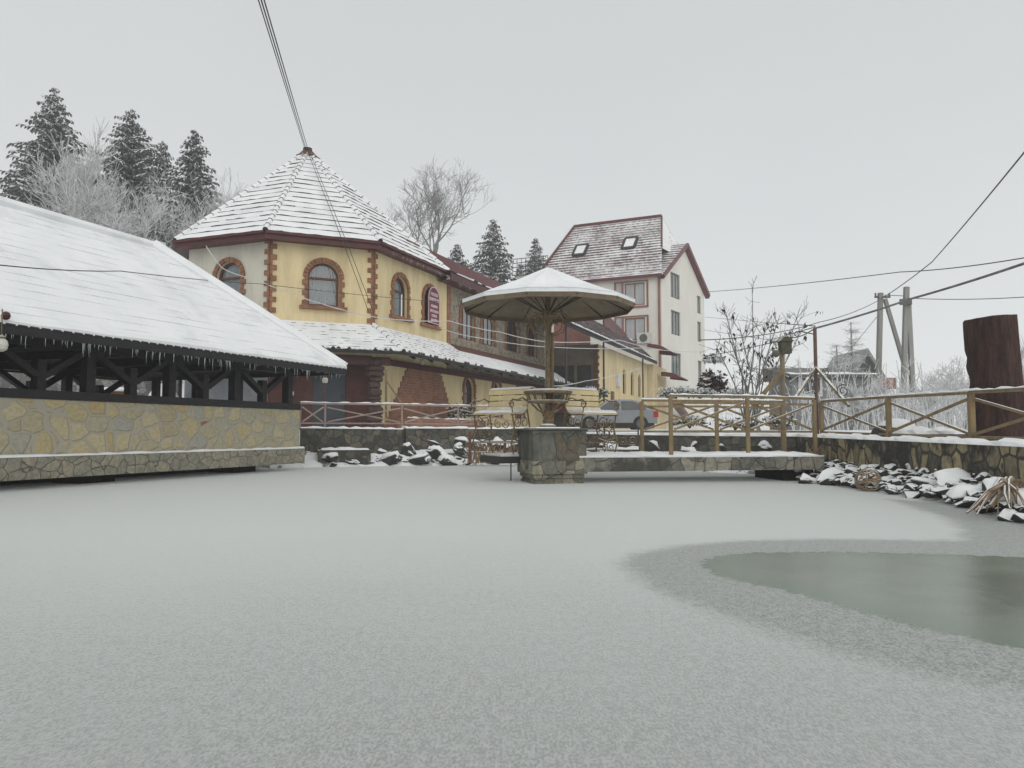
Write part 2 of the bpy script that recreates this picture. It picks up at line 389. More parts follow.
def courses(mb, e0, e1, t0, t1, n, lip=.045, seg=.35, mi_top=0, mi_rise=1, cover=.25, jit=.4, rnd=random):
    """roof plane of overlapping tile courses, each with its own lower lip"""
    e0,e1,t0,t1 = map(V, (e0,e1,t0,t1))
    nr = (e1-e0).cross(t0-e0).normalized()
    if nr.z < 0: nr = -nr
    for i in range(n):
        a, b = i/n, (i+1)/n
        A0, A1 = e0.lerp(t0,a), e1.lerp(t1,a); B0, B1 = e0.lerp(t0,b), e1.lerp(t1,b)
        m = max(1, int((A1-A0).length/seg))
        l = [lip*(1+rnd.uniform(-jit,jit)) for _ in range(m+1)]
        top = mi_top(i) if callable(mi_top) else mi_top
        for s in range(m):
            p, q = s/m, (s+1)/m
            a0, a1, b0, b1 = A0.lerp(A1,p), A0.lerp(A1,q), B0.lerp(B1,p), B0.lerp(B1,q)
            mb.poly([a0+nr*l[s], a1+nr*l[s+1], b1+nr*.004, b0+nr*.004], top)
            mb.poly([a0-nr*.004, a1-nr*.004, a1+nr*l[s+1], a0+nr*l[s]], (top if rnd.random() < cover else mi_rise))

def hipcap(mb, a, b, r=.1, step=.38, mi=0, mi2=1):
    a, b = V(a), V(b); L = (b-a).length; n = max(1,int(L/step))
    for i in range(n):
        p, q = a.lerp(b, i/n), a.lerp(b, (i+.96)/n)
        mb.tube([p, q], [r*1.15, r*.8], 7, mi)
        mb.tube([p - (b-a).normalized()*.015, p+(b-a).normalized()*.01], [r*1.0, r*1.0], 6, mi2)

def icicles(mb, a, b, n, lmin, lmax, rnd=random):
    for i in range(n):
        p = V(a).lerp(V(b), rnd.random()); L = lmin + (lmax-lmin)*rnd.random()**2.2
        mb.tube([p, p-Z*L*.5+V((rnd.uniform(-.01,.01),0,0)), p-Z*L], [.007,.004,.001], 4)

def snow_strip(mb, pts, w, h, seg=.25, jit=.35, rnd=random):
    """soft ridge of snow lying along a line"""
    path = []
    for a, b in zip(pts, pts[1:]):
        a, b = V(a), V(b); n = max(1,int((b-a).length/seg)); path += [a.lerp(b,i/n) for i in range(n)]
    path.append(V(pts[-1])); sec = [(-.5,0),(-.42,.6),(-.15,1),(.18,.95),(.43,.55),(.5,0)]; base = len(mb.v)
    for i, p in enumerate(path):
        d = path[min(i+1,len(path)-1)] - path[max(i-1,0)]; x = V((d.y,-d.x,0)).normalized(); k = 1+rnd.uniform(-jit,jit)
        for sx, sz in sec: mb.v.append(p + x*(sx*w*(1+rnd.uniform(-.12,.12))) + Z*(sz*h*k))
    ns = len(sec)
    for i in range(len(path)-1):
        for j in range(ns-1): mb.f.append([base+i*ns+j, base+i*ns+j+1, base+(i+1)*ns+j+1, base+(i+1)*ns+j]); mb.m.append(0)
    for e in (0, len(path)-1): mb.f.append([base+e*ns+j for j in range(ns)]); mb.m.append(0)

def nz(x, y, z=0, s=1.): return mnoise.noise(V((x*s, y*s, z*s)))

# ================================================================== PAVILION
P0 = V((-5.02, 18.3, 0))                       # far corner of its stone parapet, pond side
def PV(s, w, z): return P0 - U*s + O*w + Z*z   # s towards the camera, w outwards
PL, PW = 16.0, 5.2
pav = thing('open_pavilion', PV(PL/2, -PW/2, .2), 'open timber pavilion under a thick snow roof on a honey stone parapet', 'pavilion')
pr = random.Random(3)
# parapet: pond side, far end, back
mb = MB()
mb.box(PV(PL/2, -.15, .52), PL, .3, .90, U)
mb.box(PV(.15, -PW/2, .52), PW-.6, .3, .90, O)
mb.box(PV(PL/2, -PW+.15, .52), PL, .3, .90, U)
mb.build('parapet', M['pav_stone'], pav)
mb = MB(); mb.box(PV(PL/2-.05, -.16, .17), PL+.1, .50, .345, U); mb.box(PV(.02, -PW/2, .17), PW-.4, .36, .34, O)
mb.build('base_course', M['pav_base'], pav)
mb = MB(); snow_strip(mb, [PV(PL, .045, .515), PV(-.08, .045, .515)], .10, .035, .2, .4, pr); mb.build('snow_ledge', M['snow'], pav)
mb = MB(); mb.box(PV(PL/2, -PW/2, .40), PL-.6, PW-.6, .12, U); mb.build('floor_slab', M['concrete'], pav)
mb = MB()
for s in (1.2, 5, 9, 13): mb.box(PV(s, -.9, -.3), .7, .7, .48, U)
mb.box(PV(PL/2, -1.6, -.3), PL-1.2, .25, .47, U)
mb.build('footing', M['black_void'], pav)
# timber frame
HP = 1.72; PT = 2.36
posts = [.3 + 1.78*i for i in range(9)]
for w, lab in ((-.13, 0), (-PW+.13, 1)):
    mb = MB(); mb.beam(PV(PL, w, 1.49), PV(-.02, w, 1.49), .30, .145); mb.build('sill_beam', M['dark_wood'], pav)
    mb = MB(); mb.beam(PV(PL, w, PT), PV(-.1, w, PT), .16, .2); mb.build('wall_plate', M['dark_wood'], pav)
    for i, s in enumerate(posts):
        mb = MB(); mb.beam(PV(s, w, 1.56), PV(s, w, PT-.1), .17, .17, up=U); mb.build('post', M['dark_wood'], pav, PV(s, w, 1.56))
        if i < len(posts)-1:
            m_ = s + .89
            mb = MB(); mb.beam(PV(m_, w, 1.56), PV(m_, w, 2.05), .15, .15, up=U); mb.build('king_post', M['dark_wood'], pav, PV(m_, w, 1.56))
            for e in (s, posts[i+1]):
                g = 1 if e > m_ else -1
                mb = MB(); mb.beam(PV(e - g*.08, w, 2.26), PV(m_ + g*.07, w, 1.80), .10, .15, up=O); mb.build('brace', M['dark_wood'], pav, PV(m_, w, 1.86))
for w in (-PW*.3, -PW*.55, -PW*.8):
    mb = MB(); mb.beam(PV(.3, w, 1.56), PV(.3, w, PT-.1), .15, .15, up=U); mb.build('post', M['dark_wood'], pav, PV(.3, w, 1.56))
mb = MB(); mb.beam(PV(.16, -.2, 1.49), PV(.16, -PW+.2, 1.49), .28, .14); mb.build('sill_beam', M['dark_wood'], pav)
mb = MB()
for s in posts: mb.beam(PV(s, 0, PT+.12), PV(s, -PW, PT+.12), .12, .18)
mb.build('tie_beam', M['dark_wood'], pav)
# hipped roof
OV, OE, EZ, RZ, HALF = .78, .72, 2.36, 5.02, PW/2+.78
c_f, c_b = PV(-OE, OV, EZ), PV(-OE, -PW-OV, EZ)
n_f, n_b = PV(PL+1, OV, EZ), PV(PL+1, -PW-OV, EZ)
r_e, r_n = PV(2.0, -PW/2, RZ), PV(PL+1-HALF, -PW/2, RZ)
mb = MB()
for e0,e1,t0,t1 in ((c_f,n_f,r_e,r_n),(n_f,n_b,r_n,r_n),(n_b,c_b,r_n,r_e),(c_b,c_f,r_e,r_e)):
    mb.poly([e0,e1,t1,t0] if (t0-t1).length>.01 else [e0,e1,t0])
ub = mb.build('roof_boarding', M['dark_wood'], pav)
mb = MB()
for e0,e1,t0,t1 in ((c_f,n_f,r_e,r_n),(n_f,n_b,r_n,r_n),(n_b,c_b,r_n,r_e),(c_b,c_f,r_e,r_e)):
    up = Z*.10
    courses(mb, e0+up, e1+up, t0+up, t1+up, 17, .010, .45, 0, 0, 1, 1.0, pr)
    N = int((e1-e0).length/.22); d = (e1-e0)/N; ow = (e0-t0); ow = V((ow.x,ow.y,0)).normalized()
    for i in range(N):       # rounded snow lip that hangs a little over the eave
        a, b = e0+d*i, e0+d*(i+1); h0, h1 = (.12+.05*nz(a.x,a.y,0,1.3), .12+.05*nz(b.x,b.y,0,1.3))
        q = [[p+(t_-p).normalized()*.16+Z*(.118), p+(t_-p).normalized()*.05+ow*.0+Z*(h+.035), p+ow*.035+Z*(h*.75+.02), p+ow*.02+Z*.03, p-ow*.05+Z*.03] for p,h,t_ in ((a,h0,a+(t0-e0).normalized()),(b,h1,b+(t0-e0).normalized()))]
        for k in range(4): mb.poly([q[0][k],q[1][k],q[1][k+1],q[0][k+1]])
hc = [(c_f, r_e), (c_b, r_e), (n_f, r_n), (n_b, r_n), (r_e, r_n)]
for a, b in hc: mb.tube([a+Z*.12, V(a).lerp(b,.5)+Z*.135, b+Z*.14], [.10,.12,.13], 8)
mb.build('snow_layer', M['roof_snow'], pav)
mb = MB()
for a, b in ((c_f,n_f),(c_f,c_b),(c_b,n_b)):
    N = int((b-a).length/.18)
    mb.beam(V(a)+Z*(-.015), V(b)+Z*(-.015), .05, .13)
    for i in range(N): p = V(a).lerp(b,(i+.5)/N); mb.tube([p+Z*.045-(b-a).normalized()*.07, p+Z*.05+(b-a).normalized()*.07], [.035,.035], 6)
mb.build('fascia', M['dark_wood'], pav)
mb = MB(); icicles(mb, c_f-Z*.08, n_f-Z*.08, 260, .02, .24, pr); icicles(mb, c_f-Z*.08, c_b-Z*.08, 40, .02, .16, pr)
tag(mb.build('icicles', M['icicle'], pav), kind='stuff')
mb = MB(); q = at(6, 314, 10.75); mb.lathe(q - Z*.08, [(.02,0),(.05,.02),(.06,.06),(.045,.10),(.01,.115)], 12)
mb.build('gutter_cap', M['redbrown'], pav)
mb = MB(); q = r_e + U*.15 - Z*.05; mb.box(q, .25, .2, .28, U); mb.build('roof_vent', M['white'], pav)
# lantern under the eave
lp = at(1, 345, 10.6); ln = thing('eave_lantern', lp, 'round milky lantern hanging under the pavilion eave', 'lantern')
mb = MB(); mb.lathe(lp-Z*.09, [(.03,0),(.075,.03),(.09,.09),(.075,.15),(.04,.18)], 16); mb.build('globe', M['lamp'], ln)
mb = MB(); mb.lathe(lp+Z*.09, [(.05,0),(.055,.02),(.02,.05)], 12); mb.tube([lp+Z*.13, lp+Z*.5], .008, 5); mb.build('hanger', M['bronze'], ln)

# ================================================================== HOTEL
FD = V((math.sin(R(66.4)), math.cos(R(66.4)), 0)); FN = V((math.cos(R(66.4)), -math.sin(R(66.4)), 0))   # tower front face
A_, B_ = H(-2.32,-2.32,0), H(0,0,0); D_ = H(-2.32,-5.6,0); LD = (A_-D_).normalized(); LN = V((LD.y,-LD.x,0))
hotel = thing('hotel', H(3,-3,1), 'cream and stone hotel with a corner tower under a pointed snow roof', 'hotel')
hr = random.Random(11)
ZG, ZM, ZT = 1.0, 3.40, 6.95
LF = (B_-A_).length; LL = (A_-D_).length
WW, WH, WZ = 1.0, 1.42, 4.93       # tower windows
# upper walls
mb = MB(); panel(mb, V(A_), FD, FN, [(0,ZM),(LF,ZM),(LF,ZT),(0,ZT)], [arch(WW,WH,x0=LF/2+.02,y0=WZ)]); mb.build('tower_front_wall', M['yellow'], hotel)
mb = MB(); panel(mb, V(D_), LD, LN, [(0,ZM),(LL,ZM),(LL,ZT),(0,ZT)], [arch(WW,WH,x0=LL-1.60,y0=WZ)]); mb.build('tower_side_wall', M['white_render'], hotel)
mb = MB(); panel(mb, V(B_), U, O, [(0,ZM),(5.5,ZM),(5.5,ZT),(0,ZT)], [arch(WW,WH,x0=1.77,y0=WZ), arch(WW,WH,x0=4.0,y0=WZ)]); mb.build('tower_pond_wall', M['yellow'], hotel)
mb = MB(); pts = [H(-2.32,-5.6,ZG),H(0,-7.92,ZG),H(17.4,-7.92,ZG),H(17.4,0,ZG)]
for a, b in zip(pts, pts[1:]): mb.poly([a,b,b+Z*(ZT-ZG),a+Z*(ZT-ZG)])
mb.build('rear_wall', M['grey_render'], hotel)
window(hotel, A_+FD*(LF/2+.02)+Z*WZ, FD, FN, WW, WH, surround='quoin', sill='quoin', transom=.64)
window(hotel, D_+LD*(LL-1.60)+Z*WZ, LD, LN, WW, WH, surround='quoin', sill='quoin', transom=.64, pane='glass')
window(hotel, H(1.77,0,WZ), U, O, WW, WH, surround='quoin', sill='quoin', transom=.64)
window(hotel, H(4.0,0,WZ), U, O, WW, WH, surround='quoin', sill='quoin', transom=.64, pane='darkglass')
# quoins
def quoin(P, d1, n1, d2, n2):
    s = MB(); z = ZM+.9; i = 0
    while z < ZT-.05:
        a, b = (.07,.20) if i%2 else (.20,.07)
        s.hexa([P+n1*.045+n2*.045*0 + Z*z, P+d1*a+n1*.045+Z*z, P+d1*a-n1*.05+Z*z, P-n1*.05+Z*z],[q+Z*(z+.155) for q in (P+n1*.045, P+d1*a+n1*.045, P+d1*a-n1*.05, P-n1*.05)])
        s.hexa([P+n2*.042+Z*z, P+d2*b+n2*.042+Z*z, P+d2*b-n2*.05+Z*z, P-n2*.05+Z*z],[q+Z*(z+.152) for q in (P+n2*.042, P+d2*b+n2*.042, P+d2*b-n2*.05, P-n2*.05)])
        z += .168; i += 1
    s.build('quoin', M['quoin'], hotel, P+Z*ZM)
quoin(V(A_), FD, FN, -LD, LN); quoin(V(B_), U, O, -FD, FN)
mb = MB(); mb.box(H(5.62,-.03,3.5), .30, .16, 3.35, U); mb.build('brick_pilaster', M['brick'], hotel)
# stone wing
wins = [(7.4,1.35,1.62,'paleglass'),(9.6,1.45,1.6,'paleglass'),(12.6,1.7,1.75,'darkglass'),(15.3,1.35,1.6,'darkglass')]
mb = MB(); panel(mb, V(B_), U, O, [(5.5,ZM),(17.4,ZM),(17.4,ZT-.1),(5.5,ZT-.1)], [arch(w,h,x0=k,y0=4.75,rise=w/2) for k,w,h,_ in wins]); mb.build('stone_wing_wall', M['wing_stone'], hotel)
for k,w,h,p in wins: window(hotel, H(k,0,4.75), U, O, w, h, surround='quoin', transom=0, mull=2, pane=p)
# lower walls
lw = [(7.6,1.0,1.6),(10.6,1.0,1.6),(13.6,1.0,1.6)]
mb = MB(); panel(mb, V(B_), U, O, [(0,ZG),(17.4,ZG),(17.4,ZM),(0,ZM)], [arch(w,h,x0=k,y0=1.55) for k,w,h in lw]); mb.build('ground_floor_wall', M['yellow'], hotel)
for k,w,h in lw: window(hotel, H(k,0,1.55), U, O, w, h, surround='quoin', transom=.6, pane='darkglass', frame='redbrown')
mb = MB(); panel(mb, V(A_), FD, FN, [(0,ZG),(LF,ZG),(LF,ZM),(0,ZM)], [rect(1.05,2.15,1.9,ZG+.02)]); mb.build('porch_wall', M['brick_dark'], hotel)
mb = MB(); q = A_+FD*1.9-FN*.10+Z*(ZG+.02); mb.box(q, 1.05, .06, 2.13, FD)
dr = mb.build('door', M['door'], hotel, q)
mb = MB(); mb.tube([q+FD*.4+FN*.05+Z*.95, q+FD*.4+FN*.09+Z*.95, q+FD*.4+FN*.09+Z*1.1], .012, 6); mb.build('handle', M['dark_iron'], dr)
mb = MB(); mb.box(A_+FD*.62+FN*.03+Z*2.05, .34, .03, .12, FD); mb.build('door_plaque', M['white'], hotel)
mb = MB(); panel(mb, V(D_), LD, LN, [(0,ZG),(LL,ZG),(LL,ZM),(0,ZM)]); mb.build('side_ground_wall', M['grey_render'], hotel)
# brick patch on the ground floor wall
mb = MB(); rows = 22; zt, zb = 3.28, ZG
for i in range(rows):
    z0 = zb+(zt-zb)*i/rows; z1 = zb+(zt-zb)*(i+.97)/rows; f = (i//2*2)/rows
    l = .75+(2.45-.75)*f; r = 6.25+(4.75-6.25)*f
    mb.box(H((l+r)/2, .02, z0), r-l, .06, z1-z0, U)
mb.build('brick_patch', M['brick'], hotel)
# stacked stone column and porch beam
mb = MB(); cr = random.Random(5); z = ZG; cc = B_+FD*-.12+FN*.85
while z < 3.05:
    h = cr.uniform(.14,.26); r = cr.uniform(.20,.30)
    mb.lathe(cc+V((cr.uniform(-.03,.03),cr.uniform(-.03,.03),z)), [(r*.8,0),(r,.25*h),(r,.75*h),(r*.8,h)], 9); z += h
mb.build('stone_column', M['column'], hotel, cc+Z*ZG)
mb = MB(); mb.beam(A_+FN*.9-FD*.5+Z*3.14, B_+FN*.9+FD*.35+Z*3.14, .14, .26); mb.build('porch_beam', M['redbrown'], hotel)
mb = MB(); mb.beam(H(.3,.06,3.26), H(17.4,.06,3.26), .12, .2); mb.build('wall_plate', M['redbrown'], hotel)
# lean-to roof round the ground floor
def offs(P, n1, n2, d): return P + (n1+n2)*(d/(1+n1.dot(n2)))
AW = 1.5; lo, hi = 3.42, 4.42
oD, oA, oB, oC = D_+LN*AW+Z*lo, offs(A_,LN,FN,AW)+Z*lo, offs(B_,FN,O,AW)+Z*lo, H(17.6,AW,lo)
iD, iA, iB, iC = D_+Z*hi, A_+Z*hi, B_+Z*hi, H(17.6,0,hi)
lean = MB()
for e0,e1,t0,t1 in ((oD,oA,iD,iA),(oA,oB,iA,iB)):
    courses(lean, e0, e1, t0, t1, 10, .016, .14, 0, 1, .62, .5, hr)
k5 = lambda k,top: H(k,0,hi) if top else H(k,AW,lo)
oS, iS = k5(5.5,0), k5(5.5,1)
courses(lean, oB, oS, iB, iS, 10, .016, .14, 0, 1, .64, .5, hr)
courses(lean, oS, oC, iS, iC, 9, .022, .3, lambda i: 0 if i < 6 else 2, 1, 1, .5, hr)
for a, b in ((oA,iA),(oB,iB)): hipcap(lean, a+Z*.03, b+Z*.03, .07, .3)
for a, b in ((oA,oB),(oB,oC)):                      # wavy tile edge
    N = int((b-a).length/.16); d = (b-a).normalized()
    for i in range(N):
        p = a.lerp(b,(i+.5)/N); lean.tube([p+Z*.02-d*.06, p+Z*.05, p+Z*.02+d*.06], [.02,.04,.02], 5, 0 if hr.random()<.6 else 1)
lt = lean.build('lean_to_roof', [M['roof_snow'], M['tile'], M['tile_bare']], hotel)
mb = MB()
for e0,e1,t0,t1 in ((oD,oA,iD,iA),(oA,oB,iA,iB),(oB,oC,iB,iC)): mb.poly([e0-Z*.07,e1-Z*.07,t1-Z*.07,t0-Z*.07])
mb.build('soffit', M['soffit'], lt)
mb = MB()
for k in [x*1.25+.2 for x in range(14)]: mb.beam(H(k,AW-.02,lo-.12), H(k,.08,lo+.78), .10, .14)
mb.build('rafters', M['dark_wood'], lt)
mb = MB()
for a, b in ((oD,oA),(oA,oB),(oB,oC)): mb.beam(a-Z*.05, b-Z*.05, .04, .10)
mb.build('fascia', M['dark_wood'], lt)
mb = MB(); mb.lathe(at(422,362,27.2)-Z*.1, [(.03,0),(.08,.03),(.08,.16),(.03,.2)], 10); mb.build('soffit_lamp', M['lamp'], lt)

# tower roof
EO = .40; EZt = 6.86
inner = [H(-2.32,-5.6,0),H(-2.32,-2.32,0),H(0,0,0),H(4.6,0,0),H(6.92,-2.32,0),H(6.92,-5.6,0),H(4.6,-7.92,0),H(0,-7.92,0)]
cen = V((0,0,0))
for q in inner: cen += q/8
eave = [cen + (q-cen)*(1+EO/4.1) for q in inner]
apex = at(307.5, 152, cen.y); apex = V((apex.x, cen.y, apex.z))
ez = EZt + .25
mb = MB(); n_ = len(eave)
for i in range(n_):
    a, b = eave[i]+Z*ez, eave[(i+1)%n_]+Z*ez
    courses(mb, a, b, apex, apex, 18, .030, .25, 0, 1, .06, .5, hr)
for q in eave: hipcap(mb, q+Z*(ez+.03), apex+Z*.02, .085, .33, 0, 1)
tr = mb.build('tower_roof', [M['roof_snow'], M['tile']], hotel)
mb = MB()
for i in range(n_):
    a, b = eave[i], eave[(i+1)%n_]; d = (b-a).normalized(); o = V((d.y,-d.x,0))
    mb.prism([a+Z*EZt, b+Z*EZt, b+Z*(ez+.0), a+Z*(ez+.0)], -o*.05)
    mb.poly([a+Z*(EZt+.03), b+Z*(EZt+.03), inner[(i+1)%n_]+Z*(EZt+.03), inner[i]+Z*(EZt+.03)])
    mb.beam(a+o*.04+Z*(ez-.05), b+o*.04+Z*(ez-.05), .09, .08)
mb.build('fascia', M['redbrown'], tr)
mb = MB(); mb.tube([apex-Z*.05, apex+Z*.14], [.19,.17], 10, 1)
for i in range(n_):
    d = (eave[i]-cen).normalized(); mb.tube([apex-Z*.02+d*.1, apex-Z*.22+d*.32, apex-Z*.26+d*.48], [.10,.08,.03], 6, 0)
mb.build('finial', [M['tile_bare'], M['dark_iron']], tr)
mb = MB(); icicles(mb, H(.2,.55,EZt), H(5.2,.55,EZt), 40, .03, .18, hr); tag(mb.build('icicles', M['icicle'], tr), kind='stuff')

# wing roof: eave fascia, then an upper roof strip set back
mb = MB()
mb.prism([H(4.6,.62,6.72),H(9.2,.62,6.72),H(9.2,.62,7.02),H(4.6,.62,7.02)], -O*.05)
mb.poly([H(4.6,.62,6.74),H(17.8,.62,6.74),H(17.8,-.1,6.74),H(4.6,-.1,6.74)])
mb.prism([H(9.2,.60,6.72),H(17.8,.60,6.72),H(17.8,.60,6.98),H(9.2,.60,6.98)], -O*.05)
mb.build('wing_fascia', M['redbrown'], hotel)
mb = MB(); courses(mb, H(4.6,.66,7.03), H(17.8,.66,7.03), H(4.6,-.5,7.45), H(17.8,-.5,7.45), 3, .05, .4, 0, 1, .6, .5, hr)
wr = mb.build('eave_roof', [M['roof_snow'], M['tile']], hotel); mb = MB()
courses(mb, H(3.2,-.62,8.05), H(17.8,-.62,8.05), H(3.2,-4,9.4), H(17.8,-4,9.4), 8, .05, .4, 0, 1, .6, .5, hr)
wr = mb.build('wing_roof', [M['roof_snow'], M['tile']], hotel)
mb = MB(); mb.prism([H(3.2,-.55,7.40),H(12.5,-.55,7.40),H(12.5,-.55,8.08),H(3.2,-.55,8.08)], -O*.08)
mb.prism([H(12.5,-.55,7.2),H(17.8,-.55,7.2),H(17.8,-.55,7.9),H(12.5,-.55,7.9)], -O*.08)
mb.poly([H(17.8,-.6,6.9),H(17.8,-4,6.9),H(17.8,-4,9.4),H(17.8,-.6,8.05)])
mb.build('parapet_board', M['red'], wr)
mb = MB(); icicles(mb, H(5.2,.62,6.72), H(9.2,.62,6.72), 30, .05, .3, hr); icicles(mb, H(9,-.55,7.4), H(12,-.55,7.4), 20, .05, .3, hr); tag(mb.build('icicles', M['icicle'], wr), kind='stuff')

# hotel sign in front of the right-hand tower window
sp = H(4.22, .03, 5.0); sign = thing('hotel_sign', sp, 'magenta arched hotel sign with pale lettering on the cream tower wall', 'sign')
mb = MB(); to = lambda q: sp + U*q[0] + Z*q[1]
mb.prism([to(q) for q in arch(.92,1.42)], O*.05); mb.build('board', M['signred'], sign)
mb = MB(); ring(mb, sp+O*.05, U, O, arch(.92,1.42), [(x*.94, .03+y*.955) for x,y in arch(.92,1.42)], -.01, .012); mb.build('border', M['letter'], sign)
for i, (t, y, sz) in enumerate((('ГОТЕЛЬ',1.06,.15),('КАРПАТИ',.86,.165),('НОМЕРИ',.62,.125),('РЕСТОРАН',.43,.125),('САУНА',.26,.125),('БАСЕЙН',.09,.125))):
    cu = bpy.data.curves.new('lettering','FONT'); cu.body = t; cu.size = sz; cu.align_x = 'CENTER'; cu.extrude = .006; cu.offset = .006
    tmp = bpy.data.objects.new('tmp', cu); COL.objects.link(tmp); bpy.context.view_layer.update()
    lm = bpy.data.meshes.new_from_object(tmp.evaluated_get(bpy.context.evaluated_depsgraph_get())); bpy.data.objects.remove(tmp)
    lm.materials.clear(); lm.materials.append(M['letter'])
    ob = bpy.data.objects.new('lettering', lm); COL.objects.link(ob); ob.parent = sign
    ob.location = U*0 + Z*y + O*.062; ob.rotation_euler = (math.pi/2, 0, math.atan2(U.y, U.x))

# planter with its evergreen
pl = thing('brick_planter', H(3.4,1.0,ZG), 'long low brick planter with a snowy rim below the brick wall patch', 'planter')
mb = MB(); mb.box(H(3.4,1.0,ZG), 6.2, .5, .36, U); mb.build('box', M['brick'], pl)
mb = MB(); snow_strip(mb, [H(.3,1.2,ZG+.355),H(6.5,1.2,ZG+.355)], .12, .035, .16, .8, hr); mb.build('snow_rim', M['snow'], pl)
def leaf_bush(name, c, rx, rz, n, ls, mats, label, seed, group=None, mix=.2, flat=.5):
    r = random.Random(seed); mb = MB()
    for i in range(n):
        a, t, k = r.uniform(0,6.283), math.acos(r.uniform(-.3,1)), r.random()**.45
        lump = 1+.25*math.sin(a*3+seed)*math.sin(t*2)
        p = V(c) + V((rx*k*lump*math.sin(t)*math.cos(a), rx*k*lump*math.sin(t)*math.sin(a), rz*(.35+.65*k*lump*math.cos(t))))
        d1 = V((r.gauss(0,1),r.gauss(0,1),r.gauss(0,flat))).normalized(); d2 = d1.cross(V((r.gauss(0,1),r.gauss(0,1),r.gauss(0,1)))).normalized()
        s = ls*r.uniform(.6,1.3); mi = 1 if (len(mats) > 1 and r.random() < mix*(1.5 if p.z > c[2]+rz*.5 else .5)) else 0
        mb.poly([p-d1*s, p+d2*s*.4, p+d1*s, p-d2*s*.4], mi)
    for i in range(5):
        a = r.uniform(0,6.28); mb.tube([V(c), V(c)+V((math.cos(a)*rx*.4, math.sin(a)*rx*.4, rz*.6))], [.02,.008], 4, 0)
    return mb, r
mb, _ = leaf_bush('x', H(4.9,1.0,ZG+.34), .62, .62, 900, .07, [0,1], 'x', 4)
MG = [M['green_leaf'], M['needle_snow']]
tag(mb.build('evergreen_shrub', MG, None, H(4.9,1.0,ZG+.34)), 'round dark evergreen shrub in the brick planter', 'shrub')
mb, _ = leaf_bush('x', H(6.1,1.0,ZG+.34), .25, .45, 90, .06, [0,1], 'x', 9, mix=.05)
tag(mb.build('thin_plant', [M['slat'], M['green_leaf']], None, H(6.1,1.0,ZG+.34)), 'thin pale yellow plant at the right end of the brick planter', 'plant')

# ================================================================== ANNEX beside the hotel
an = thing('annex_building', H(24,1.5,1), 'low cream annex with a dark porch and purple tile roof beside the hotel', 'building')
AWd, K0, K1 = 2.75, 18.2, 31.0
mb = MB(); panel(mb, V(B_)+O*AWd, U, O, [(K0,1),(K1,1),(K1,5.6),(K0,5.6)], [arch(.8,1.5,x0=24.2,y0=3.2),arch(.8,1.5,x0=26.4,y0=3.2),arch(.8,1.5,x0=28.6,y0=3.2),rect(1.0,2.2,21.3,1.02)]); mb.build('wall', M['yellow'], an)
for k in (24.2,26.4,28.6): window(an, H(k,AWd,3.2), U, O, .8, 1.5, transom=.6, pane='darkglass', frame='frame')
mb = MB(); mb.box(H(21.3,AWd-.1,1.02), 1.0, .06, 2.2, U); mb.build('door', M['frame'], an)
mb = MB(); q = H(22.4,AWd+.02,3.55); mb.box(q, .75, .28, .7, U); mb.build('air_conditioner', M['white'], an)
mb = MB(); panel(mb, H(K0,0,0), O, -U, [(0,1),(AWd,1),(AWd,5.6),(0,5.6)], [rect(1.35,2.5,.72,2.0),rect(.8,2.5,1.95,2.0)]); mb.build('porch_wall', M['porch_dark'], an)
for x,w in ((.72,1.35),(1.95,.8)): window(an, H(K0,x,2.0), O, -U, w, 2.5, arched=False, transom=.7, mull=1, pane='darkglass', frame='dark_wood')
mb = MB(); ar = random.Random(2)
for i in range(24):
    a = .2 if i%2 else .3
    mb.box(H(K0-.06,AWd-.1,1+.19*i), a, .2, .17, O)
mb.build('quoin', M['frame'], an)
mb = MB(); mb.box(H(K0-1.2, 1.35, 1.95), 2.4, .06, .55, O); mb.build('balcony_panel', M['red'], an)
mb = MB(); mb.box(H(K0-.6, 1.35, 1.75), 2.6, 1.3, .16, O); mb.build('balcony_floor', M['dark_wood'], an)
# porch roof along the front
RZ0, RZ1, RW0, RW1, RK0, RK1 = 5.72, 7.4, 3.35, 1.6, 10.6, 31.5
mb = MB(); courses(mb, H(RK0,RW0,RZ0), H(RK1,RW0,RZ0), H(RK0,RW1,RZ1), H(RK1,RW1,RZ1), 10, .03, .5, 0, 0, 0, .5, ar)
snow_strip(mb, [H(RK0,RW0+.02,RZ0+.02), H(RK1,RW0+.02,RZ0+.02)], .30, .09, .3, .4, ar)
nq = len(mb.f) - 1
for i in range(nq+1):
    if len(mb.f[i]) >= 4 and i >= nq+1-((int((RK1-RK0)/.3)+1)*5+2): mb.m[i] = 1
rf = mb.build('porch_roof', [M['annex_tile'], M['roof_snow']], an)
mb = MB(); mb.poly([H(RK0,RW0,RZ0-.12),H(RK1,RW0,RZ0-.12),H(RK1,RW1,RZ1-.12),H(RK0,RW1,RZ1-.12)])
mb.beam(H(RK0,RW0,RZ0-.07), H(RK1,RW0,RZ0-.07), .05, .16); mb.beam(H(RK0,RW0,RZ0-.07), H(RK0,RW1,RZ1-.07), .05, .16); mb.build('soffit', M['dark_wood'], rf)
for k in (11.0, 17.6, 27.5):
    mb = MB(); mb.tube([H(k,RW0-.15,1), H(k,RW0-.15,RZ0-.1)], .05, 8); mb.build('porch_post', M['dark_iron'], an, H(k,RW0-.15,1))
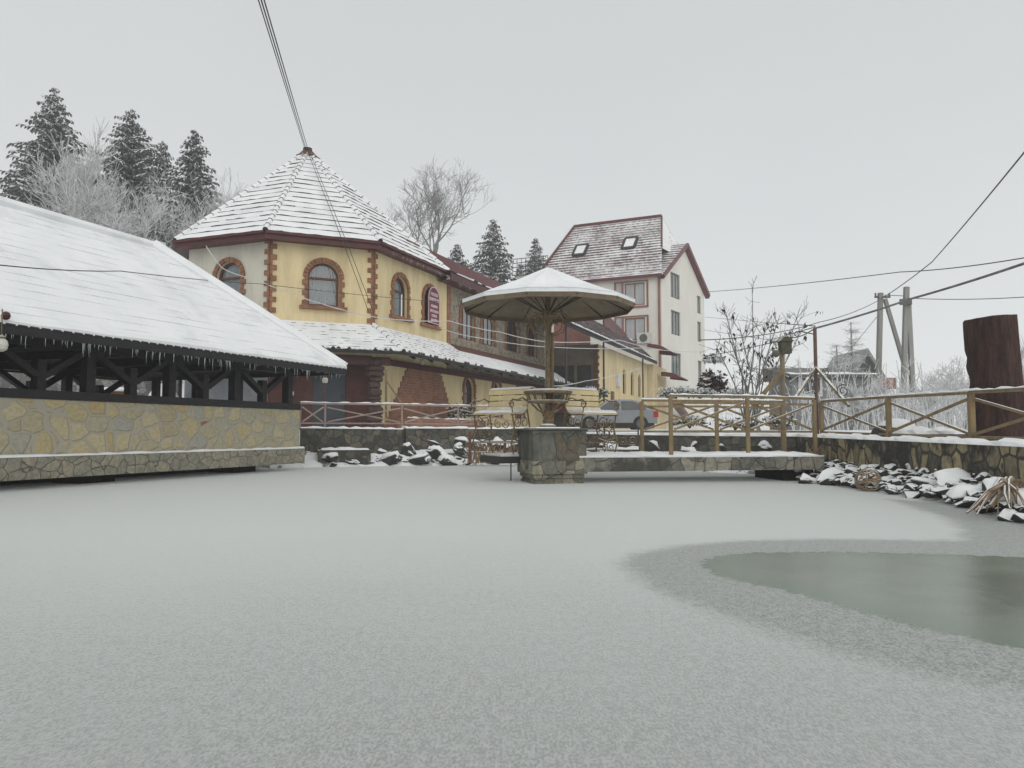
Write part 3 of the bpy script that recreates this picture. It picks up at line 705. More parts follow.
# two small red awnings and the parapet over the far doors
for k, w, z, L in ((32.2,4.0,6.6,4.4),(34.6,4.4,4.9,3.6)):
    mb = MB()
    for i in range(8):
        a0, a1 = i/8*1.1, (i+1)/8*1.1; q = lambda a: (1.5*math.sin(a), .75*math.cos(a))
        (x0,z0),(x1,z1) = q(a0), q(a1)
        mb.poly([H(k-L/2,w-1+x0,z+z0-.5),H(k+L/2,w-1+x0,z+z0-.5),H(k+L/2,w-1+x1,z+z1-.5),H(k-L/2,w-1+x1,z+z1-.5)])
    for sx in (-1,1): mb.prism([H(k+sx*L/2,w-1,z-.05)] + [H(k+sx*L/2,w-1+1.5*math.sin(i/8*1.1),z-.5+.75*math.cos(i/8*1.1)) for i in range(9)] + [H(k+sx*L/2,w+.3,z-.22)], U*.04*sx)
    mb.build('red_awning', M['red'], an)
mb = MB(); mb.box(H(34.0,2.0,1), 5.0, 2.2, 4.6, U); mb.build('end_block', M['yellow'], an)
mb = MB(); mb.prism([H(27.0,.8,6.9),H(33.6,.8,6.9),H(33.6,.8,8.0),H(27,.8,8.8)], -O*.1); mb.build('red_parapet', M['red'], an)
mb = MB(); mb.box(H(24.5,-.6,6.2), 2.6, 1.6, 3.1, U); mb.build('roof_chimney', M['pinkframe'], an)
mb = MB(); a_, b_ = H(31.5,3.75,3.5), H(40,3.75,1.9); mb.prism([a_,b_,b_+Z*.35,a_+Z*.35], O*.5); mb.build('stair_rail', M['frame'], an)

# ================================================================== TALL HOUSE
tc = V((11.3, 58, 0)); tf = V((-.9,.43,0)).normalized(); tsd = V((.545,.838,0)).normalized()
tfn = V((-tf.y*-1, 0, 0)); tfn = V((-.43,-.9,0)).normalized(); tsn = V((.838,-.545,0)).normalized()
LFt, LS, EZ2, PK = 10.2, 9.6, 12.85, 15.9
th = thing('tall_house', tc + tf*5 + tsd*4.8 + Z, 'tall cream four storey house with steep red tiled roof half covered in snow', 'house')
def TF(x, dep, z): return tc + tf*x + tsd*dep + Z*z
fw = [(1.9,10.6),(1.9,7.9)]
mb = MB(); holes = []
for x, z in fw: holes.append(rect(1.6,1.75,x+.2,z))
panel(mb, V(tc), tf, tfn, [(0,1),(LFt,1),(LFt,EZ2),(0,EZ2)], holes); mb.build('front_wall', M['cream'], th)
mb = MB(); sw = [(2.9,11.4,2.0,2.0),(2.9,8.5,2.0,1.9),(2.9,5.0,2.1,2.1),(8.3,10.9,.95,1.5),(8.3,8.5,.95,1.7),(8.3,5.0,.95,1.9)]
panel(mb, V(tc), tsd, tsn, [(0,1),(LS,1),(LS,EZ2),(LS/2,PK),(0,EZ2)], [rect(w,h,x,z) for x,z,w,h in sw]); mb.build('gable_wall', M['cream'], th)
mb = MB(); b1, b2, b3 = TF(LFt,0,1), TF(LFt,LS,1), TF(0,LS,1)
for a, b in ((b1,b2),(b2,b3)): mb.poly([a,b,b+Z*(EZ2-1),a+Z*(EZ2-1)])
mb.build('rear_wall', M['cream'], th)
for x, z in fw:
    w = window(th, tc+tf*(x+.2)+Z*z, tf, tfn, 1.6, 1.75, arched=False, transom=0, mull=1, pane='paleglass', frame='pinkframe', t=.1)
    mb = MB(); ring(mb, tc+tf*(x+.45)+Z*z, tf, tfn, rect(2.7,2.1,0,-.2), rect(2.44,1.86,0,-.06), 0, .08)
    mb.beam(tc+tf*(x+1.12)+Z*(z-.1)+tfn*.06, tc+tf*(x+1.12)+Z*(z+1.8)+tfn*.06, .12, .12, up=tfn)
    mb.build('red_surround', M['pinkframe'], th)
    mb = MB(); mb.poly([tc+tf*(x+.45+q[0])+Z*(z+q[1])+tfn*.015 for q in rect(.45,1.75,.98,0)]); mb.build('side_pane', M['paleglass'], w)
for x,z,ww,hh in sw: window(th, tc+tsd*x+Z*z, tsd, tsn, ww, hh, arched=False, transom=0, mull=2 if ww>1 else 0, pane='greenglass', frame='greyframe', t=.09, rec=.2)
mb = MB(); q = tc+tf*.15+tfn*.08; mb.tube([q+Z*1, q+Z*EZ2], .09, 8); mb.build('downpipe', M['pinkframe'], th)
mb = MB(); q = tc+tf*1.3+tfn*.25+Z*7.6; mb.box(q, 1.0, .4, .8, tf); a = mb.build('air_conditioner', M['white'], th)
mb = MB(); c0 = q+tfn*.21+Z*.4; mb.tube([c0, c0+tfn*.03], .31, 14); mb.build('fan_grille', M['greyframe'], a)
# main roof
EVO = .38; rx0, rx1 = 1.75, LFt-.75; RZt = 18.6
eo = lambda x, dep: TF(x, dep, EZ2-.10)
f0, f1 = eo(-.2,-EVO), eo(LFt+.5,-EVO); g0, g1 = eo(-.2,LS+EVO), eo(LFt+.5,LS+EVO)
q0, q1 = TF(rx0,LS/2,RZt), TF(rx1,LS/2,RZt)
mb = MB()
courses(mb, f1, f0, q1, q0, 21, .05, .8, 0, 0, 0, .5, ar); courses(mb, g0, g1, q0, q1, 21, .05, .8, 0, 0, 0, .5, ar)
mb.poly([f1,g1,q1], 0)
hp = TF(.15, LS/2, 15.9)
hs_ = (15.3-f0.z)/(q0.z-f0.z); mb.poly([f0.lerp(q0,hs_), q0, g0.lerp(q0,hs_)], 1)
mb.build('main_roof', [M['tall_tile'], M['tall_tile_snowy']], th)
rfb = MB(); rfb.beam(q0+Z*.08, q1+Z*.08, .3, .2); rfb.beam(f1+Z*.06, q1+Z*.06, .2, .16); rfb.beam(q0+Z*.04, f0.lerp(q0,.45), .14, .1)
rfb.beam(f0-Z*.02, f1-Z*.02, .12, .22); rfb.build('ridge_cap', M['red'], th)
mb = MB(); snow_strip(mb, [f0+Z*.06-tfn*.25, f1+Z*.06-tfn*.25], .55, .14, .5, .3, ar); mb.build('eave_snow', M['roof_snow'], th)
# cross gable over the side wall
mb = MB(); pk0, pk1 = TF(-.35, LS/2, PK+.24), TF(3.6, LS/2, PK+.28)
l0, l1 = TF(-.35,-EVO,EZ2-.15), TF(2.0,-EVO+.02,EZ2-.1); r0, r1 = TF(-.35,LS+EVO,EZ2-.15), TF(2.0,LS+EVO,EZ2-.15)
courses(mb, l1, l0, pk1, pk0, 12, .05, .8, 0, 0, 0, .5, ar); courses(mb, r0, r1, pk0, pk1, 12, .05, .8, 0, 0, 0, .5, ar)
mb.build('gable_roof', M['tall_tile'], th)
mb = MB()
for a, b in ((l0,pk0),(r0,pk0)): mb.beam(a-Z*.08, b-Z*.08, .12, .30)
mb.poly([l0-Z*.3, pk0-Z*.3, TF(0,LS/2,PK-.02), TF(0,-EVO,EZ2-.45)]); mb.poly([r0-Z*.3, pk0-Z*.3, TF(0,LS/2,PK-.02), TF(0,LS+EVO,EZ2-.45)])
mb.build('barge_board', M['red'], th)
for x, t in ((7.6,.53),(3.4,.56)):
    p = f0.lerp(f1,(x+.5)/(LFt+1)); p = p.lerp(q0.lerp(q1, max(0,min(1,(x-rx0)/(rx1-rx0)))), t); up = (q0.lerp(q1,.5)-f0.lerp(f1,.5)).normalized(); nr = tf.cross(up).normalized()
    nr = nr if nr.z > 0 else -nr
    s = MB()
    for a,b in (((-.5,-.65),(.5,-.65)),((.5,-.65),(.5,.65)),((.5,.65),(-.5,.65)),((-.5,.65),(-.5,-.65))): s.beam(p+tf*a[0]+up*a[1]+nr*.12, p+tf*b[0]+up*b[1]+nr*.12, .2, .16, up=nr)
    w = s.build('skylight', M['dark_wood'], th, p)
    s = MB(); s.poly([p+tf*a+up*b+nr*.17 for a,b in ((-.42,-.56),(.42,-.56),(.42,.56),(-.42,.56))]); s.build('pane', M['roof_snow'], w)
mb = MB(); c0 = TF(LFt+.6,LS*.3,12); mb.box(TF(LFt+1.2,2.5,1), 3.0, 3.0, 13.0, tf); mb.build('rear_extension', M['cream'], th)
mb = MB(); e = TF(LFt+1.2,2.5,14.0)
for i in range(9): mb.beam(e+tf*(-1.6+i*.4)-tsd*1.6, e+tf*(-1.6+i*.4)-tsd*1.6+Z*1.4, .05, .05)
for i in range(5): mb.beam(e+tf*-1.6-tsd*1.6+Z*i*.35, e+tf*1.6-tsd*1.6+Z*i*.35, .05, .05)
mb.build('roof_lattice', M['dark_iron'], th)

# ================================================================== ISLAND: pedestal, parasol, table, benches, footbridge
PD = R(15); px_, py_ = V((math.cos(PD), math.sin(PD), 0)), V((-math.sin(PD), math.cos(PD), 0))
pc = V((.66, 14.0, 0)) + V((.05,.0,0))
ped = thing('stone_pedestal', pc, 'square stone pedestal rising from the ice beneath the parasol', 'pedestal')
mb = MB(); mb.box(pc+Z*.40, .98, .98, .50, px_); mb.build('upper_block', M['slab_stone'], ped)
mb = MB(); mb.box(pc+Z*.17, 1.0, 1.0, .228, px_); mb.build('lower_block', M['base_stone'], ped)
mb = MB(); mb.box(pc+Z*.10, .92, .92, .068, px_); mb.box(pc+Z*.045, .86, .86, .053, px_); mb.box(pc+Z*-.02, .90, .90, .063, px_); mb.build('plinth', M['base_stone'], ped)
mb = MB(); mb.box(pc+Z*.902, 1.02, 1.02, .035, px_); mb.box(pc+Z*.938, 1.18, 1.18, .028, px_); mb.build('cap_slab', M['concrete'], ped)
mb = MB(); mb.box(pc+Z*.967, .8, .8, .02, px_); mb.build('snow_layer', M['snow'], ped)
# parasol
um = thing('parasol', pc+Z*.97, 'large grey brown parasol with a snow covered top over the pedestal table', 'parasol')
uc = V((pc.x-.06, pc.y-.05, 0)); UR, UZ, UA_ = 1.58, 3.17, 3.83; ur = random.Random(8)
mb = MB(); mb.tube([uc+Z*.95, uc+Z*3.75], .05, 10); mb.tube([uc+V((.08,0,.95)), uc+V((.08,0,2.7))], .028, 8); mb.build('pole', M['bronze'], um)
NS = 12
rim = [uc + V((UR*math.cos(2*math.pi*(i+.5)/NS), UR*math.sin(2*math.pi*(i+.5)/NS), UZ)) for i in range(NS)]
def ucone(mb, k0, off, rings=6, sag=.05, jit=0):
    top = uc + Z*(UA_+off); pts = []
    for j in range(rings+1):
        t = j/rings; row = []
        for i in range(NS):
            for s in range(3):
                p = rim[i].lerp(rim[(i+1)%NS], s/3); q = top.lerp(p + Z*off, t*k0)
                row.append(q - Z*(sag*math.sin(math.pi*t)*(1 if s else .4)) + Z*(jit*nz(q.x,q.y,0,3)))
        pts.append(row)
    for j in range(rings):
        n = len(pts[0])
        for i in range(n): mb.poly([pts[j][i], pts[j][(i+1)%n], pts[j+1][(i+1)%n], pts[j+1][i]])
mb = MB(); ucone(mb, 1, 0)
for i in range(NS): a, b = rim[i], rim[(i+1)%NS]; mb.poly([a, b, b-Z*.075+(uc+Z*b.z-b)*.012, a-Z*.075+(uc+Z*a.z-a)*.012])
mb.build('canopy', M['canvas'], um)
mb = MB(); ucone(mb, 1.005, .075, jit=.025)
N = NS*3
for i in range(NS):
    for s in range(3):
        a, b = rim[i].lerp(rim[(i+1)%NS],s/3)+Z*.075, rim[i].lerp(rim[(i+1)%NS],(s+1)/3)+Z*.075; mb.poly([a,b,b-Z*.07,a-Z*.07])
mb.build('snow_layer', M['roof_snow'], um, smooth=False)
for i in range(NS):
    mb = MB(); mb.tube([uc+Z*3.72, uc.lerp(V((rim[i].x,rim[i].y,0)),.5)+Z*3.50, rim[i]-Z*.03], .013, 5)
    a = V((rim[i].x,rim[i].y,0)); h = uc.lerp(a,.52)+Z*3.48
    mb.tube([uc+Z*3.02, h], .010, 4); mb.build('rib', M['dark_iron'], um)
for i in range(6):
    a = 2*math.pi*i/6+.3; d = V((math.cos(a),math.sin(a),0)); mb = MB()
    mb.tube([uc+d*.06+Z*2.62, uc+d*.30+Z*2.72, uc+d*.36+Z*2.92, uc+d*.22+Z*3.02, uc+d*.14+Z*2.92, uc+d*.2+Z*2.84], .012, 5)
    mb.tube([uc+d*.06+Z*3.02, uc+d*.26+Z*3.06, uc+d*.42+Z*3.0, uc+d*.46+Z*2.88], .010, 5); mb.build('scroll', M['bronze'], um)
mb = MB(); mb.lathe(uc+Z*2.98, [(.06,0),(.11,.03),(.11,.08),(.06,.11)], 12); mb.build('hub', M['bronze'], um)
for p in rim[:]: pass
# round two-tier table clamped to the pole
tb = thing('pole_table', uc+Z*.97, 'round brown timber table fixed round the parasol pole', 'table')
mb = MB(); mb.lathe(uc+Z*1.585, [(.42,0),(.44,.015),(.44,.05),(.42,.06)], 24); mb.build('table_top', M['bronze'], tb)
mb = MB(); mb.lathe(uc+Z*1.42, [(.36,0),(.37,.02),(.37,.04),(.35,.05)], 24); mb.build('lower_shelf', M['bronze'], tb)
for i in range(14):
    a = 2*math.pi*i/14; d = V((math.cos(a),math.sin(a),0)); mb = MB(); mb.tube([uc+d*.35+Z*1.46, uc+d*.40+Z*1.59], .010, 4); mb.build('spindle', M['bronze'], tb)
for i in range(4):
    a = 2*math.pi*i/4+.5; d = V((math.cos(a),math.sin(a),0)); mb = MB(); mb.tube([uc+d*.36+Z*1.42, uc+d*.22+Z*1.30, uc+d*.07+Z*1.22], .018, 5); mb.build('bracket', M['bronze'], tb)
mb = MB(); mb.lathe(uc+Z*.97, [(.16,0),(.14,.05),(.08,.08),(.10,.13),(.07,.18),(.085,.24),(.065,.32)], 14); mb.build('foot', M['bronze'], tb)
mb = MB(); mb.lathe(uc+Z*1.648, [(.41,0),(.36,.02),(.15,.025)], 24); mb.build('snow_layer', M['snow'], tb)

def scroll(mb, c, d, r, turns=1.4, th=.011, start=0, up=Z):
    pts = []
    for i in range(15):
        t = i/14; a = start + t*turns*2*math.pi; rr = r*(1-.72*t); pts.append(c + d*(rr*math.cos(a)) + up*(rr*math.sin(a)))
    mb.tube(pts, th, 5)
def bench(name, o, ang, label, slatmat, snowy=True):
    """curved slat bench on scrolled wrought-iron legs; local x = forwards, y = along the seat"""
    f = V((math.cos(ang), math.sin(ang), 0)); s = V((-f.y, f.x, 0)); W = 1.0
    b = thing(name, o, label, 'bench', 'slatted benches with scrolled iron legs')
    P = lambda x, y, z: o + f*x + s*y + Z*z
    # profile from the rolled top of the back down and out along the seat
    prof = [(-.36,1.17),(-.30,1.235),(-.20,1.25),(-.125,1.20),(-.105,1.10),(-.10,.99),(-.085,.88),(-.04,.79),(.05,.745),(.16,.74),(.27,.75),(.37,.74)]
    for i in range(len(prof)-1):
        (x0,z0),(x1,z1) = prof[i], prof[i+1]; d = V((x1-x0,0,z1-z0)); L = d.length
        mb = MB(); a, c = P(x0,0,z0).lerp(P(x1,0,z1),.04), P(x0,0,z0).lerp(P(x1,0,z1),.86)
        nrm = s.cross((c-a).normalized())
        q = [a-s*W/2-nrm*.012, a+s*W/2-nrm*.012, c+s*W/2-nrm*.012, c-s*W/2-nrm*.012]
        mb.hexa(q, [v+nrm*.024 for v in q]); mb.build('slat', slatmat, b)
    for sg in (-1,1):
        y = sg*W/2*.97; m = MB()
        m.tube([P(x,y,z-.02) for x,z in prof], .017, 6)
        m.tube([P(-.08,y,.85), P(-.16,y,.5), P(-.10,y,.2), P(-.2,y,0)], .015, 6); m.tube([P(.33,y,.72), P(.28,y,.45), P(.36,y,.2), P(.30,y,0)], .015, 6)
        m.tube([P(-.14,y,.28), P(.1,y,.22), P(.33,y,.28)], .012, 5)
        for cx, cz, r, st in ((.0,.58,.12,0),(.2,.58,.11,2),(.08,.38,.10,4),(.24,.38,.08,1),(-.06,.4,.07,3),(.05,.1,.08,0),(.2,.1,.08,3)): scroll(m, P(cx,y,cz), f, r, 1.3, .010, st)
        m.build('iron_side', M['bronze'], b)
        m = MB(); pts = [P(-.09,y,.98), P(.05,y,1.04), P(.2,y,.99), P(.33,y,1.0), P(.42,y,.93), P(.38,y,.86)]; m.tube(pts, .016, 6); scroll(m, P(.36,y,.9), f, .075, 1.3, .011, 1); m.tube([P(.33,y,.74),P(.35,y,.86)], .012, 5); m.build('armrest', M['bronze'], b)
    m = MB()
    for sx in (-.16,.30): m.tube([P(sx,-W/2,.2), P(sx,W/2,.2)], .011, 5)
    for j in range(4): scroll(m, P(.30,-.3+.2*j,.55), s, .09, 1.2, .009, j)
    m.build('stretcher', M['bronze'], b)
    if snowy:
        m = MB(); snow_strip(m, [P(.16,-W/2+.02,.758), P(.16,W/2-.02,.758)], .42, .055, .12, .3, random.Random(3)); m.build('snow_layer', M['snow'], b)
    return b
bench('slatted_bench', V((-.14,14.7,.50)), R(229), 'yellow slatted bench left of the parasol pole, seat turned to the pavilion', M['slat'])
bench('slatted_bench', V((1.42,14.8,.50)), R(-46), 'yellow slatted bench with snow on its seat right of the parasol pole', M['slat'])

# side platform that carries the left bench
pf = thing('side_platform', V((-.05,14.5,.4)), 'thin dark platform jutting over the ice left of the pedestal', 'platform')
mb = MB(); mb.hexa([V((-.27,14.05,.33)),V((.30,14.2,.33)),V((.30,15.3,.33)),V((-.62,15.1,.33))],[V((-.27,14.05,.45)),V((.30,14.2,.45)),V((.30,15.3,.45)),V((-.62,15.1,.45))]); mb.build('slab', M['dark_iron'], pf)
mb = MB(); mb.hexa([V((-.2,14.2,.453)),V((.22,14.3,.453)),V((.22,15.2,.453)),V((-.5,15.0,.453))],[V((-.2,14.2,.49)),V((.22,14.3,.49)),V((.22,15.2,.49)),V((-.5,15.0,.49))]); mb.build('snow_layer', M['snow'], pf)
for x_, y_ in ((-.02,14.4),): mb = MB(); mb.tube([V((x_,y_,-.1)),V((x_,y_,.34))], .012, 6); mb.build('prop', M['dark_iron'], pf)
# iron scroll balustrade right of the pedestal, behind the bench
bl = thing('iron_balustrade', V((1.9,15.2,.5)), 'low rusty scrolled iron balustrade between the right bench and footbridge fence', 'balustrade')
mb = MB(); a, b = V((1.15,15.25,0)), V((2.5,15.35,0)); d = (b-a).normalized()
for z in (.55,.92): mb.tube([a+Z*z, b+Z*z], .013, 5)
mb.build('rails', M['iron'], bl); mb = MB()
for i in range(7): scroll(mb, a+d*(.1+.19*i)+Z*.73, d, .10, 1.5, .011, i*1.7)
mb.build('scrolls', M['bronze'], bl)
for i in range(3): mb = MB(); q = a.lerp(b, i/2); mb.tube([q+Z*.45, q+Z*.96], .016, 6); mb.build('upright', M['iron'], bl)
mb = MB(); mb = MB(); snow_strip(mb, [a+Z*.555, b+Z*.555], .06, .05, .12, .6, ur); mb.build('snow_layer', M['snow'], bl)

# footbridge
BD = R(7); bx, by = V((math.cos(BD), math.sin(BD), 0)), V((-math.sin(BD), math.cos(BD), 0))
b0 = V((1.18, 13.62, 0))
fb = thing('footbridge', b0+bx*2.3+by*.8, 'low stone clad footbridge with snow on its deck leading to the parasol', 'footbridge')
mb = MB(); Lb = 4.55
def BB(s, t, z): return b0 + bx*s + by*t + Z*z
mb.hexa([BB(0,0,.20),BB(Lb,0,.22),BB(Lb,1.75,.22),BB(0,1.75,.20)],[BB(0,0,.455),BB(Lb,0,.455),BB(Lb,1.75,.455),BB(0,1.75,.455)]); mb.build('deck', M['deck_stone'], fb)
mb = MB(); nx, ny = 46, 9; rows = []
for i in range(nx+1):
    rows.append([])
    for j in range(ny+1):
        s, t = Lb*i/nx, 1.75*j/ny; e = min(s, Lb-s, t, 1.75-t); p = BB(s,t,0)
        if j == 0: t += -.01+.025*nz(p.x*4,1); p = BB(s,t,0)
        rows[-1].append(p + Z*(.457 + (.055+.025*nz(p.x,p.y,0,2.2)+.02*nz(p.x,p.y,3,6))*min(1,e/.12+.35)))
for i in range(nx):
    for j in range(ny): mb.poly([rows[i][j],rows[i+1][j],rows[i+1][j+1],rows[i][j+1]])
    mb.poly([rows[i][0]-Z*0, rows[i+1][0], BB(Lb*(i+1)/nx,-.004,.452), BB(Lb*i/nx,-.004,.452)])
mb.build('snow_layer', M['snow'], fb, smooth=True)
for s in (4.2,): mb = MB(); mb.box(BB(s,.9,-.3), .6, 1.2, .50, bx); mb.build('pier', M['black_void'], fb)

# ================================================================== FENCES
fr_ = random.Random(21)
def fence(name, pts, zt, zb, label, m='rail', postw=.066, group=None, tall=None, mid=False, base=None, brace=True, rw=.038, postover=0):
    """post and rail fence; pts = post feet; zt / zb heights of the top and bottom rail above the foot"""
    root = thing(name, V(pts[0]), label, 'fence', group)
    for i, p in enumerate(pts):
        p = V(p); mb = MB(); mb.beam(p-Z*.05, p+Z*(zt+postover+(tall or {}).get(i,0)), postw, postw, up=V((0,1,0))); mb.build('post', M[m], root, p)
    for a, b in zip(pts, pts[1:]):
        a, b = V(a), V(b); d = (b-a).normalized(); n = V((d.y,-d.x,0))
        for z in ([zt+.02, zb] + ([zt-.10] if mid else [])):
            mb = MB(); mb.beam(a+Z*z, b+Z*(z+fr_.uniform(-.008,.008)), rw, rw*1.1); mb.build('rail', M[m], root, a+Z*z)
        if brace:
            for k, (z0, z1) in enumerate(((zt-.08,zb+.04),(zb+.04,zt-.08))):
                mb = MB(); o = n*(.022 if k else -.022); mb.beam(a+o+Z*z0+d*.06, b+o+Z*z1-d*.06, rw*.8, rw); mb.build('brace', M[m], root, a+Z*z0)
    mb = MB(); snow_strip(mb, [V(p)+Z*(zt+.045) for p in pts], .055, .022, .12, .7, fr_); mb.build('snow_layer', M['snow'], root)
    return root
f1p = [at(671,440,13.95), at(748,440,14.35), at(815,440,15.2)]
for p in f1p: p.z = .45
fence('bridge_fence', f1p, 1.08, .46, 'ochre timber cross braced fence on the near edge of the footbridge', mid=True)
f2p = [at(642,440,15.5), at(717,440,15.7), at(783,440,16.2)]
for p in f2p: p.z = .45
fence('bridge_fence', f2p, 1.06, .46, 'ochre timber cross braced fence on the far edge of the footbridge', mid=True, postw=.07)
wz = lambda y: .80 + (y-16.4)*.014
rp = [at(822,430,16.3), at(889,430,13.4), at(972,430,11.05), V((6.75,8.7,0)), V((6.8,6.2,0)), V((6.85,3.6,0))]
for p in rp: p.z = wz(p.y)-.02
fence('wall_fence', rp, .74, .12, 'long ochre timber fence with crossed braces along the right hand pond wall', postw=.075)
# tall braced mast at the corner of the fences
mp = V(rp[0]) + V((-.06,.1,0)); ms = thing('fence_mast', mp, 'tall brown mast with two diagonal stays at the fence corner', 'mast')
mb = MB(); mb.tube([mp, mp+Z*2.33], .040, 8); mb.build('pole', M['mast'], ms)
mb = MB(); mb.beam(mp+Z*1.5, V(f1p[1]).lerp(mp,.62)*1+Z*0 if False else at(796,397,15.6), .05, .05); mb.beam(mp+Z*1.5, at(849,406,15.0), .05, .05); mb.build('stays', M['rail'], ms)
for q, r_ in ((at(812,378,16.1),.10),(at(843,391,15.4),.14),(at(826,372,16.2),.08)): mb = MB(); scroll(mb, q, V((1,0,0)), r_, 1.6, .01, 1); mb.build('scroll', M['dark_iron'], ms)
mb = MB(); mb.tube([mp+Z*2.2, mp+V((-.35,0,2.27))], .012, 5); scroll(mb, mp+V((-.38,0,2.2)), V((1,0,0)), .07, 1.2, .01); mb.build('hook', M['dark_iron'], ms)
# gate post with a nest box
gp = at(784,440,16.6); gp.z = .5; gt = thing('gate_post', gp, 'pale gate post with a diagonal strut and dark nest box on top', 'post')
mb = MB(); mb.tube([gp, gp+Z*(at(784,352,16.6).z-.5)], .055, 8); mb.build('shaft', M['gatewood'], gt)
mb = MB(); mb.beam(at(760,398,16.4), at(783,370,16.5), .07, .07); mb.build('strut', M['rail'], gt)
q = at(785,350,16.6); mb = MB(); mb.box(q-Z*.08, .22, .22, .26); mb.hexa([q+V((x,y,.18)) for x,y in ((-.15,-.15),(.15,-.15),(.15,.15),(-.15,.15))],[q+V((x*.2,y,.28)) for x,y in ((-.15,-.15),(.15,-.15),(.15,.15),(-.15,.15))]); mb.build('nest_box', M['nest'], gt)
mb = MB(); mb.lathe(at(776,354,16.5)-Z*.07, [(.02,0),(.08,.04),(.09,.09),(.06,.15),(.02,.17)], 12); mb.build('globe', M['concrete'], gt)
# terrace fence by the hotel
tp = [at(300,430,20.9), at(325,430,21.3), at(402,430,22.2), at(458,430,23.2), at(522,430,24.2)]
for p in tp: p.z = 1.0
tfence = fence('terrace_fence', tp, .66, .14, 'thin faded pink rail fence along the hotel terrace edge', m='rail_pink', postw=.045, rw=.036)
q = at(325,381,21.3); tl = thing('post_lantern', q, 'small white lantern on the terrace fence post by the porch', 'lantern')
mb = MB(); mb.lathe(q-Z*.06, [(.045,0),(.075,.02),(.085,.12),(.05,.15)], 10); mb.build('glass', M['lamp'], tl)
mb = MB(); mb.lathe(q+Z*.09, [(.06,0),(.05,.03),(.01,.22)], 8); mb.tube([q-Z*.06, V((q.x,q.y,1.66))], .014, 6); mb.build('stem', M['tile_bare'], tl)
q = at(386,425,22.6); q.z = 1; wp = thing('terrace_post', q, 'slim ochre post with a slanting strut left of the brick patch', 'post')
mb = MB(); mb.tube([q, at(386,370,22.6)], .035, 7); mb.build('shaft', M['rail'], wp); mb = MB(); mb.beam(at(386,380,22.6), at(402,404,22.4), .04, .04); mb.build('strut', M['rail'], wp)

# ================================================================== GROUND, POND, BANKS
POND = [(-16,-5),(6.62,-5),(6.62,17.2),(3.45,20.4),(.6,24.1),(-1.6,23.1),(-3.16,22.1),(-5.15,21.15),(-6.3,20.6),(-8.2,15.6)]
def sdf(poly, x, y):
    d = 1e9; ins = False; n = len(poly)
    for i in range(n):
        (x0,y0),(x1,y1) = poly[i], poly[(i+1)%n]
        ex, ey, wx, wy = x1-x0, y1-y0, x-x0, y-y0
        t = max(0,min(1,(wx*ex+wy*ey)/(ex*ex+ey*ey))); d = min(d, (wx-ex*t)**2+(wy-ey*t)**2)
        if (y0 > y) != (y1 > y) and x < (x1-x0)*(y-y0)/(y1-y0)+x0: ins = not ins
    return math.sqrt(d)*(-1 if ins else 1)
def sst(a, b, x): t = max(0,min(1,(x-a)/(b-a))); return t*t*(3-2*t)
def hout(x, y):
    h = .96
    if y < 30: h = .96 + (.68-.96)*sst(4.5,7.5,x)*(1-sst(16,26,y))
    back = 8.5*sst(36,56,y)*(1-sst(-5,1.5,x - max(0,y-66)*.5))
    left = 7.0*sst(14,30,-x)*sst(22,44,y)
    return h + max(back,left) + .03*nz(x,y,0,.7) + (1.2*nz(x,y,4,.02)+1.2)*sst(60,140,y)
def lines(a, b, step, far):
    r = []; v = a
    while v <= b + 1e-6: r.append(v); v += step
    d = step; lo_, hi_ = [], []; v = a
    while v > -far: d *= 1.35; v -= d; lo_.append(v)
    d = step; v = b
    while v < far: d *= 1.35; v += d; hi_.append(v)
    return lo_[::-1] + r + hi_
xs, ys = lines(-20, 22, .45, 420), lines(-8, 40, .45, 420)
mb = MB(); mb.v = []; nxs, nys = len(xs), len(ys)
for y in ys:
    for x in xs:
        if -18 < x < 9 and -7 < y < 27:
            s = sdf(POND, x, y); h = -.8 + (hout(x,y)+.8)*sst(.05,.5,s)
        else: h = hout(x,y)
        mb.v.append(V((x,y,h)))
for j in range(nys-1):
    for i in range(nxs-1):
        a = j*nxs+i; mb.f.append([a,a+1,a+nxs+1,a+nxs]); mb.m.append(0)
g = mb.build('ground', M['ground_snow'], smooth=True); tag(g, 'snow covered ground and hillside round the pond', kind='structure')

# ice, with its bare patch stored as distances in metres
def ice_pts(px): return [tuple(on_plane(x,y,0)[:2]) for x,y in px]
RING = ice_pts([(622,563),(636,554),(680,546),(740,541),(820,539),(900,540),(962,541),(964,530),(945,517),(888,499),(1010,508),(1150,520),(1330,620),(1330,800),(1150,730),(1024,692),(900,668),(800,640),(720,613),(655,590)])
WATER = ice_pts([(695,564),(715,556),(760,552),(850,551.5),(940,554),(1024,557),(1250,575),(1300,720),(1150,685),(1024,650),(930,630),(850,609),(780,590),(720,577)])
DARK = ice_pts([(968,575),(1040,570),(1060,606),(985,614)])
def seq(a, b, s): n = int(round((b-a)/s)); return [a+(b-a)*i/n for i in range(n+1)]
ix = [-16.5,-9,-6] + seq(-5,7,.1) + [7.4]; iy = [-5.5,-2,0] + seq(1,20,.1) + [22,24.6]
mb = MB(); at_r, at_w, at_d = [], [], []
for y in iy:
    for x in ix:
        mb.v.append(V((x,y,0))); near = 0 < x < 7.5 and 1 < y < 13
        at_r.append(sdf(RING,x,y) if near else 3.); at_w.append(sdf(WATER,x,y) if near else 3.); at_d.append(sdf(DARK,x,y) if near else 3.)
n = len(ix)
for j in range(len(iy)-1):
    for i in range(n-1): a = j*n+i; mb.f.append([a,a+1,a+n+1,a+n]); mb.m.append(0)
